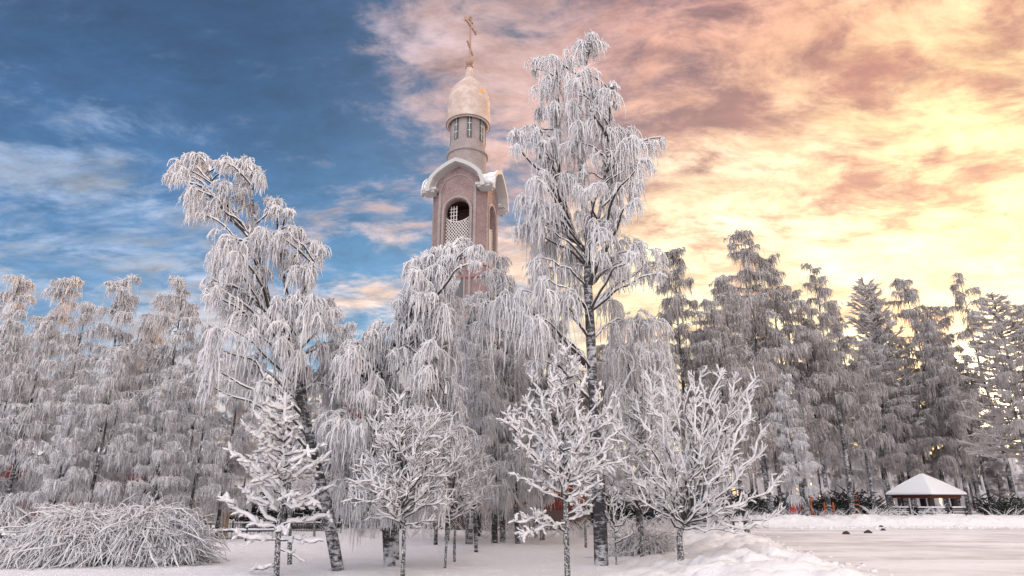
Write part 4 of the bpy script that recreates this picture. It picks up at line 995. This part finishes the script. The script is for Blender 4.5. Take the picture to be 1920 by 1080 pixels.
right = [('f', 1262, 476, 29, 'birch with thin drooping crown against bright sky, first of the right wood'), ('e', 1384, 434, 29, 'tall pointed grey birch, highest tip of the right wood'), ('g', 1448, 480, 30, 'broad grey birch joined to the highest pointed one'),
 ('h', 1524, 494, 30, 'narrow birch with a long dark bare trunk standing apart'), ('e', 1690, 522, 33, 'rounded grey birch left of the pavilion roof line'), ('s', 1622, 534, 38, 'spruce-like frosted tree with a small pointed leader'),
 ('h', 1802, 514, 33, 'slim sunlit birch tip above the pavilion'), ('p', 1860, 556, 34, 'bushy frosted pine top at the right edge'), ('f', 1575, 570, 34, 'small birch beside the spruce-like tree'), ('e', 1740, 600, 33, 'round frosted birch directly above the pavilion roof'),
 ('e', 1330, 560, 28, 'birch with dark trunks behind the spreading snow-laden tree'), ('a', 1470, 700, 26, 'low white birch with bright sprays right of the spreading tree'), ('e', 1620, 640, 31, 'birch with grey sprays left of the pavilion'),
 ('f', 1290, 620, 32, 'birch deep between the highest pointed one and the tallest birch'), ('e', 1800, 680, 36, 'birch behind the pavilion right corner'), ('e', 1700, 690, 35, 'birch just behind the pavilion ridge'), ('f', 1420, 600, 31, 'birch with forked dark stems in the middle of the right wood'),
 ('h', 1868, 610, 30, 'frosted birch with leaning dark trunk right of the pavilion'), ('f', 1550, 640, 33, 'birch behind the long bare dark trunk')]
# the ones on the right stand beyond the yard
right += [('g', 1500, 580, 32, 'broad grey birch between the highest tip and the long bare trunk'), ('e', 1640, 560, 35, 'rounded birch right of the spruce-like tree'), ('g', 1755, 575, 34, 'broad birch crown between the two slim tips over the pavilion'), ('g', 1905, 570, 33, 'large frosted crown cut off by the right picture edge'), ('e', 1350, 520, 31, 'birch crown just left of the highest tip')]
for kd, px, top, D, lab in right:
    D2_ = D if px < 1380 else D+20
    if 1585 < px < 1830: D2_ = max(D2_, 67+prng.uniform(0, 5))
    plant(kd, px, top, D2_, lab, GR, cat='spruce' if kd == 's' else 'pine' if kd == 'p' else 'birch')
rg_ = random.Random(4)
# deep rows
kinds = 'efghefgafgc'
def row(pxs, D, tops, dj, group, lab):
    for px in pxs:
        t = np.interp(px, [a for a, _ in tops], [b for _, b in tops])+rg_.uniform(-22, 30)
        plant(rg_.choice(kinds), px+rg_.uniform(-14, 14), t, D+rg_.uniform(-dj, dj), lab, group)
row(range(-60, 700, 105), 48, [(0, 640), (700, 690)], 3, 'deep rows of the left wood', 'frosted birch in the dim rows behind the left wood')
row(range(-60, 700, 46), 70, [(0, 720), (700, 740)], 4, 'deep rows of the left wood', 'frosted birch in the dim rows behind the left wood')
row(range(700, 1180, 70), 58, [(700, 690), (1180, 700)], 3, 'birches beyond the church', 'frosted birch standing beyond the church')
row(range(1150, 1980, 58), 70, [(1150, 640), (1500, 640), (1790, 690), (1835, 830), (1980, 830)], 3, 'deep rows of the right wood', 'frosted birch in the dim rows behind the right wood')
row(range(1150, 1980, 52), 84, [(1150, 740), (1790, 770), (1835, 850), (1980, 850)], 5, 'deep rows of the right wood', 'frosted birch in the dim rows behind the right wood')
for kd in 'abcdefghps':
    if kd not in used: print('UNUSED', kd)
# far-off wood closing the horizon: reads as one mass
def far_wood():
    rg = np.random.default_rng(8); T = Tubes(); n = 5200
    an = rg.uniform(-1.05, 1.05, n); R_ = rg.uniform(100, 150, n)
    b = np.stack([R_*np.sin(an), R_*np.cos(an), rg.uniform(.5, 9.5, n)], 1)
    pendants(T, rg, b, rg.uniform(0, 6.28, n), rg.uniform(.5, 1.5, n), rg.uniform(2, 4, n), rg.uniform(.25, .5, n), 5, 4, rise=.6)
    m = 420; an = rg.uniform(-1.05, 1.05, m); R_ = rg.uniform(98, 140, m)
    base = np.stack([R_*np.sin(an), R_*np.cos(an), np.zeros(m)], 1)
    p = np.stack([base, base+np.array([0, 0, 5]), base+np.array([.3, 0, 10])], 1); T.add(p, np.tile([.22, .16, .06], (m, 1)), 5)
    o = T.build('far_wood', FROSTF); tag(o, 'far-off frosted wood closing the view behind the trees', 'wood', kind='stuff')
far_wood()
def undergrowth():
    rg = np.random.default_rng(18); T = Tubes(); n = 900
    px = rg.uniform(-80, 2000, n); D = rg.uniform(30, 52, n)
    for a, d in zip(px, D):
        if a > 1380: d += 9
        x = P(a, 950, d)[0]
        if edge_x(d)-1 < x < 60 and d < 46: continue
        if abs(x-TX) < 9.5 and 36 < d < 53: continue
        if -18 < x < -8 and d < 38: continue
        if abs(x-P(1735, 925, 60)[0]) < 7 and 50 < d < 65: continue
        m = 9; base = np.repeat(np.array([[x, d, Hs(x, d)-.05]]), m, 0); az = rg.uniform(0, 6.28, m); l = rg.uniform(.3, 1.3, m)
        s = np.linspace(0, 1, 5)[None, :, None]; dv = np.stack([np.cos(az)*.75, np.sin(az)*.75, np.full(m, 1.)], 1)
        p = base[:, None]+dv[:, None]*l[:, None, None]*s; p[:, :, 2] -= (s[..., 0]**2)*l[:, None]*.35
        T.add(p, np.tile([.013, .014, .013, .011, .005], (m, 1)), 4)
    o = T.build('undergrowth', FROSTF); tag(o, 'frosted brush between the trunks of the wood', 'undergrowth', kind='stuff')
undergrowth()
def dark_thicket():
    rg = np.random.default_rng(28); T = Tubes()
    spots = [(px, rg.uniform(57, 63)) for px in rg.uniform(1370, 1640, 110)]+[(px, rg.uniform(64, 76)) for px in rg.uniform(1840, 1990, 40)]+[(px, rg.uniform(40, 46)) for px in rg.uniform(-60, 640, 130)]+[(px, rg.uniform(44, 50)) for px in rg.uniform(1080, 1380, 40)]
    for a, d in spots:
        x = P(a, 950, d)[0]; h = rg.uniform(.6, 2.4)
        if -33.5 < x < -17 and 38 < d < 47: continue
        m = 46; az = rg.uniform(0, 6.28, m); z = rg.uniform(.1, 1, m)*h; l = rg.uniform(.3, 1.0, m)
        base = np.stack([x+rg.normal(0, .45, m), d+rg.normal(0, .4, m), z*rg.uniform(.3, 1, m)+.3], 1); s = np.linspace(0, 1, 4)[None, :, None]
        dv = np.stack([np.cos(az), np.sin(az), rg.uniform(-.4, .9, m)], 1)
        T.add(base[:, None]+dv[:, None]*l[:, None, None]*s, np.tile([.04, .07, .05, .01], (m, 1)), 4)
    mm = mat('dark_needles', (.02, .025, .02), .9, lambda t, b: t.links.new(snowtop(t, (.018, .022, .02, 1), .75, .98, amp=.9, sc=4), b.inputs['Base Color']))
    o = T.build('dark_undergrowth', mm); tag(o, 'dark evergreen undergrowth in the shade between the trunks', 'undergrowth', kind='stuff')
dark_thicket()
# ------------------------------------------------------------------ young snow-laden trees in front
def lumpy(T, rg, path, r, S=7, lump=.28):
    K = len(path); L = np.linalg.norm(np.diff(path, axis=0), axis=1).sum(); n = max(4, int(L/.075))
    q = smooth_path(path, n) if len(path) > 2 else path[0]+(path[-1]-path[0])*np.linspace(0, 1, n)[:, None]
    rr = r*np.linspace(1.1, .9, n)*(1+lump*np.interp(np.arange(n), np.arange(0, n+3, 2), rg.uniform(-1, 1, len(np.arange(0, n+3, 2)))))
    rr[0] *= .5; rr[-1] *= .3
    if n > 4: rr[-2] *= .62; rr[-3] *= .85
    q = q.copy(); q[:, 2] += rr*.25
    T.add(q, rr, S)
    k = n*3; i = rg.integers(0, n, k); dv = rg.normal(0, 1, (k, 3)); dv[:, 2] += .4; dv /= np.linalg.norm(dv, axis=1, keepdims=True); l = (rr[i]*rg.uniform(1.1, 2.0, k))[:, None]
    T.add(np.stack([q[i], q[i]+dv*l*.6, q[i]+dv*l], 1), np.array([[.55, .34, .08]])*rr[i][:, None], 3)
    return q
def snow_tree(loc, trunk, prim, seed, label, D, r=.05, sub=(.14, .34), dens=6.5, trunk_r=(.065, .02), extra=14, tip=None, cat='young tree', lift=.12, group='young snow-laden trees in front', wild=.5, third=0, T2R=.85, core=.018, subang=(.3, .9), up=.12, crook=.022):
    rg = np.random.default_rng(seed)
    root = empty('young_tree', loc, 0, label, cat, group); loc = np.array(loc, float)
    q = smooth_path(trunk, 30); T = Tubes(); T.add(q-loc, np.linspace(*trunk_r, 30), 9); T.build('trunk', BARK2, root)
    TS = Tubes(); TB = Tubes()
    # snow sheath up the leader
    k0 = int(30*.38); lumpy(TS, rg, q[k0:]-loc, r*.85)
    zs = q[:, 2]
    P_ = []
    for spec in prim:
        sy, ex, ey = spec[:3]; dep = spec[3] if len(spec) > 3 else rg.normal(0, .55); crvv = spec[4] if len(spec) > 4 else -lift
        a = q[np.argmin(np.abs(zs-P(0, sy, D)[2]))]; b = P(ex, ey, D+dep); P_.append((a, b, crvv))
    for k in range(extra):
        t = rg.uniform(.42, .95); a = q[int(t*29)]; az = rg.uniform(0, 2*pi); h = q[-1, 2]-q[0, 2]
        l = h*.30*(1.12-t)*rg.uniform(.6, 1.2)/.7
        P_.append((a, a+np.array([cos(az)*l, sin(az)*l, l*rg.uniform(.25, .9)]), -lift))
    for a, b, cv in P_:
        d = np.linalg.norm(b-a); p = crv(rg, a, b, cv, 9, crook)
        TB.add(p-loc, np.linspace(core*1.3+.006*d, core*.5, 9), 5)
        st = 1 if d > .6 else 0
        lq = lumpy(TS, rg, p[st:]-loc+np.array([0, 0, r*.35]), r*rg.uniform(.85, 1.15))
        m_ = int(d*dens)
        for j in range(m_):
            s = rg.uniform(.22, .97); i = s*8; i0 = int(min(i, 7)); base = p[i0]*(1-(i-i0))+p[i0+1]*(i-i0)
            tdir = p[min(i0+1, 8)]-p[i0]; tdir /= np.linalg.norm(tdir)+1e-9
            rnd = rg.normal(0, 1, 3); rnd -= rnd.dot(tdir)*tdir; rnd /= np.linalg.norm(rnd)+1e-9; rnd[2] += up*2
            dv = tdir*rg.uniform(*subang)+rnd*.85; dv /= np.linalg.norm(dv)
            l = rg.uniform(*sub)*(1.15-.5*s)*min(1.3, .5+d*.45)
            e = base+dv*l; e[2] += up*l
            mid = (base+e)/2+rg.normal(0, .04*l, 3)-np.array([0, 0, .04*l])
            sq = np.array([base, mid, e])
            TB.add(sq-loc, np.array([.010, .008, .005]), 4)
            lumpy(TS, rg, sq-loc+np.array([0, 0, r*.2]), r*T2R*rg.uniform(.7, 1.1), 6)
            for _ in range(third):
                s3 = rg.uniform(.3, .95); b3 = base+(e-base)*s3; r3 = rg.normal(0, 1, 3); d3 = dv*.7+r3*.5; d3 /= np.linalg.norm(d3)
                e3 = b3+d3*l*rg.uniform(.3, .55); lumpy(TS, rg, np.array([b3, (b3+e3)/2, e3])-loc, r*T2R*.75, 5)
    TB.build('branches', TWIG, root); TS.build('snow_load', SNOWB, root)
    return root
def tree_at(px_, py_, D, trunkpts, prim, seed, label, **k):
    p = P(px_, py_, D); z = Hs(p[0], D)
    tp = [np.array([P(px_, py_, D)[0], D, z-.1])]+[P(a, b, D+(c[0] if c else 0)) for a, b, *c in trunkpts]
    return snow_tree((p[0], D, z), tp, prim, seed, label, D, **k)
# 1 larch on the left
larch = [(1005,442,1005),(1000,408,932,-.2,-.04),(985,455,918,.5),(955,455,862,.1),(925,430,842,-.3,-.10),(960,460,925,-.6),(1030,572,1052,0),(1010,606,1015,-.2,.03),(980,620,968,.1,-.02),(950,600,945,-.5),(945,626,910,.0,-.06),(905,606,888,.2),(905,598,868,-.3),(870,586,864,.3),(850,575,845,-.2),(840,478,848,.1),(830,470,812,.4),(815,566,812,0),(790,484,795,.2),(790,555,778,-.1),(770,492,770,.0),(770,552,760,.1),(880,470,905,-.8),(880,500,850,-.5),(1050,470,1068,.2),(985,540,1000,-1.0),(930,560,930,-1.1),(890,520,880,-1.0),(900,480,870,.9),(930,590,905,1.0)]
tree_at(518, 1086, 15.6, [(522,1000),(528,930),(531,860),(533,790),(536,728)], larch, 61, 'cone-shaped young larch on the left, thick cushions of snow on level branches', r=.049, sub=(.10, .28), dens=9, extra=26, lift=.05, up=.05, trunk_r=(.07, .02))
tree_at(543, 1066, 18.6, [(543,980),(542,880),(538,800),(530,700)], [(930,478,850),(900,470,800,.4),(860,600,830),(840,590,780),(820,480,770),(800,575,760,.3),(780,486,735),(760,572,745,.3),(740,500,712),(735,560,715),(900,600,880,.4)], 62, 'thinner frosted larch half hidden behind the cone-shaped one', r=.040, sub=(.15, .4), dens=6, extra=24, lift=.08)
# 2 fine spreading tree
t2 = [(945,686,843,.2),(950,648,897,-.2,.0),(965,655,932,-.3,.03),(975,688,962,.1,.02),(930,690,870,.4),(920,720,800,.0),(900,700,780,.3),(880,730,760,.1),(860,748,745),(900,812,765,-.2),(890,830,772,.1),(930,850,800,-.1),(920,822,795,.4),(950,836,872,.0,-.02),(960,868,842,.2,-.12),(970,842,935,-.2,.04),(985,820,975,0,.03),(940,780,850,-.8),(940,728,860,-.9),(950,770,900,-1.0),(880,790,800,-.4),(960,705,915,-.7),(965,800,920,-.6),(975,720,950,-.9),(905,664,838,.6),(860,790,760,.4)]
tree_at(755, 1084, 15.8, [(757,1010),(757,965),(755,900),(751,820),(749,752)], t2, 63, 'slender young tree at centre with fine white spreading twigs and straight dark stem', r=.025, sub=(.20, .50), dens=12, extra=40, lift=.08, trunk_r=(.055, .016), third=1)
tree_at(834, 1064, 17.6, [(838,1010),(845,965),(850,900),(845,830)], [(960,800,880),(950,880,860),(930,900,880),(940,810,840),(920,870,820),(960,905,930,.2,.0),(970,860,960),(900,850,790)], 64, 'thin leaning sapling with a frosted crown right of the slender one', r=.026, sub=(.2, .45), dens=8, extra=34, trunk_r=(.035, .014), third=1)
tree_at(852, 1047, 19.5, [(853,1000),(856,950),(862,880),(868,800)], [(960,920,870),(950,800,900),(940,910,850),(920,898,838),(930,830,860),(900,905,825),(965,925,915,.2,.0)], 65, 'straight thin sapling with frosted crown, farther back beside the leaning one', r=.028, sub=(.2, .45), dens=8, extra=40, trunk_r=(.045, .014), third=1)
# 4 heavy snow tree
t4 = [(1000,962,975,-.3,.04),(985,972,1008,-.6,.06),(930,966,888,.0,.0),(945,985,905,-.3),(900,962,826,.1,.0),(880,968,762,.0,-.05),(870,985,740,.3),(850,1000,698,.2),(850,1030,690,-.2),(830,1062,652,.0,-.02),(840,1044,675,.2),(830,1080,664,.2),(880,1100,700,-.3),(870,1128,722,.0),(890,1150,736,.2),(900,1165,760,.3),(910,1160,800,.0),(920,1150,840,-.2),(930,1140,870,.1),(945,1130,900,-.3),(960,1118,930,.0),(980,1108,958,.2,.02),(990,1010,960,-.5,.02),(940,1040,860,-.9),(920,1080,850,-.9),(900,1030,800,-.8),(900,1100,800,-.7),(930,1010,900,.6),(900,1070,760,.6),(900,1110,770,-.6),(950,1090,910,-.8)]
tree_at(1064, 1086, 15.4, [(1062,1000),(1060,930),(1056,880),(1052,810),(1060,740),(1066,660)], t4, 66, 'young tree laden with the thickest snow cushions, just left of the tallest birch trunk', r=.033, sub=(.10, .30), dens=11, extra=16, lift=.08, trunk_r=(.068, .025), third=2, subang=(.2, .9), crook=.026)
# 5 spreading tree with up-curved limbs
t5 = [(985,1476,880,-.2,-.14),(985,1442,795,.0,-.16),(980,1440,835,.3,-.12),(975,1412,748,.1,-.16),(970,1424,704,-.2,-.16),(960,1400,730,.3,-.14),(960,1385,700,.0,-.14),(940,1352,690,.1,-.06),(940,1326,690,.5,-.04),(950,1296,690,.0,-.03),(950,1300,700,-.5,-.04),(960,1240,700,.3,-.03),(965,1262,730,-.3),(970,1210,700,.2,-.05),(975,1196,756,-.3,-.06),(980,1160,790,.2,-.06),(985,1150,842,.0,-.06),(985,1164,880,-.5,-.04),(990,1190,930,-.7,.02),(985,1440,990,-.2,.06),(990,1382,1000,-.6,.10),(985,1470,955,.3,-.08),(985,1400,940,-.8,-.04),(980,1360,860,-.9,-.1),(975,1330,780,-.8,-.1),(975,1250,820,-.9,-.05),(970,1290,760,.9,-.05),(975,1370,800,.8,-.1),(980,1220,860,-.9,-.05),(985,1340,930,-1.1,.0),(985,1230,905,-1.1),(975,1350,720,.5,-.12)]
tree_at(1276, 1040, 17.2, [(1274,1005),(1284,980),(1300,940),(1296,880),(1298,835)], t5, 67, 'wide spreading young tree with long up-curved snowy limbs on the snow bank', r=.028, sub=(.14, .36), dens=10, extra=14, lift=.1, trunk_r=(.085, .022), third=1, subang=(.5, 1.2), up=.1)
t6 = [(960,1150,720),(950,1160,760),(940,1250,700),(930,1180,660),(930,1230,650),(950,1140,830),(960,1130,870),(970,1250,820),(960,1260,760),(940,1205,640),(960,1150,900),(970,1260,900)]
tree_at(1203, 1028, 19.6, [(1203,980),(1204,930),(1203,850),(1205,720)], t6, 68, 'frosted young tree behind the left limbs of the spreading one', r=.028, sub=(.2, .48), dens=9, extra=34, trunk_r=(.065, .02), third=1)
tree_at(1155, 1044, 18.0, [(1153,1000),(1150,950),(1146,900)], [(1000,1172,940),(990,1130,950),(1000,1180,960),(980,1140,920),(970,1160,905),(1015,1190,1000,-.3,.0)], 69, 'tiny two-stemmed sapling right of the tallest birch trunk', r=.018, sub=(.15, .3), dens=7, extra=8, trunk_r=(.022, .01))
for k, (px, py, D, lab) in enumerate([(875, 1022, 24, 'first thin stemmed sapling behind the leaning one near the church'), (1098, 1016, 24, 'low sapling with dark stem left of the tallest birch trunk'), (590, 1000, 26, 'low frosted sapling behind the leaning birch trunk')]):
    tree_at(px, py, D, [(px, py-40), (px+4, py-100), (px+2, py-150)], [(py-50, px-35, py-95), (py-50, px+40, py-90), (py-70, px-30, py-130), (py-80, px+30, py-140)], 80+k, lab, r=.03, sub=(.2, .4), dens=6, extra=16, trunk_r=(.05, .015), third=1)
# ------------------------------------------------------------------ bushes
def bush(cx, cyy, lobes, n, seed, label, r=.024, name='bush'):
    rg = np.random.default_rng(seed); z = Hs(cx, cyy); root = empty(name, (cx, cyy, z), 0, label, 'bush'); T = Tubes(); TD_ = Tubes()
    for (ox, oy, Rx, Ry, hh, share) in lobes:
        m = int(n*share); az = rg.uniform(0, 2*pi, m); L = rg.uniform(.62, 1.08, m)
        K = 8; s = np.linspace(0, 1, K)[None, :]
        st = rg.uniform(0, .55, m)[:, None]                      # start inside the mound
        u = st*L[:, None]+s*(L[:, None]*(1-st))
        prof = hh*np.clip(1-u**2.0, 0, 1)**.6*rg.uniform(.35, 1.04, m)[:, None]**.8
        az2 = az[:, None]+rg.normal(0, .55, m)[:, None]*s; x = ox+Rx*u*np.cos(az2); y = oy+Ry*u*np.sin(az2)
        wob = np.cumsum(np.cumsum(rg.normal(0, .022, (m, K, 3)), axis=1), axis=1)+np.cumsum(rg.normal(0, .03, (m, K, 3)), axis=1)
        p = np.stack([x, y, prof+.02], -1)+wob; p[:, :, 2] = np.maximum(p[:, :, 2], -.03)
        rad = r*rg.uniform(.5, 1.7, (m, 1))*rg.uniform(.75, 1.3, (m, K))*(1-.25*s); rad[:, -1] *= .3; rad[:, 0] *= .5
        T.add(p, rad, 5)
        k = m*2; i = rg.integers(0, m, k); j = rg.integers(2, K-1, k); b = p[i, j]; a2 = az[i]+rg.normal(0, .8, k)
        pendants(T, rg, b, a2, rg.uniform(.1, .3, k), rg.uniform(.0, .3, k), r*rg.uniform(.5, .9, k), 5, 4, rise=.5)
        g = 60; az = rg.uniform(0, 2*pi, g); s3 = np.linspace(0, 1, 5)[None, :]
        p = np.stack([ox+Rx*.8*s3*np.cos(az)[:, None], oy+Ry*.8*s3*np.sin(az)[:, None], hh*.75*np.sin(s3*pi*.62)*np.ones((g, 1))], -1); TD_.add(p, np.tile([.02, .018, .014, .01, .006], (g, 1)), 4)
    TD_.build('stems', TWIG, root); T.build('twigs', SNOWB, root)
    return root
bx = P(188, 1000, 18.2)[0]
bush(bx, 18.4, [(-.6, 0, 1.5, 1.1, 1.22, .30), (.9, .3, 1.4, 1.1, 1.34, .32), (1.75, .3, .9, .9, .66, .12), (-1.6, -.2, 1.1, .8, .36, .12), (.2, .2, 2.3, 1.2, 1.0, .10)], 4200, 91, 'large white mound of arching snow-laden twigs on the left snow', r=.018)
bx = P(0, 960, 25)[0]
bush(bx, 25.2, [(0, 0, .65, .6, 1.35, 1)], 420, 92, 'small weeping white shrub at the left edge behind the iron fence', r=.028)
bx = P(345, 950, 36.8)[0]
bush(bx, 36.8, [(0, 0, 1.9, .8, 2.0, 1)], 520, 93, 'low arching grey shrub behind the wooden grave cross', r=.022)
bx = P(1205, 1000, 20.5)[0]
bush(bx, 20.8, [(0, 0, 1.0, .7, .55, 1)], 320, 94, 'low frosted tangle on the bank behind the spreading tree', r=.018)
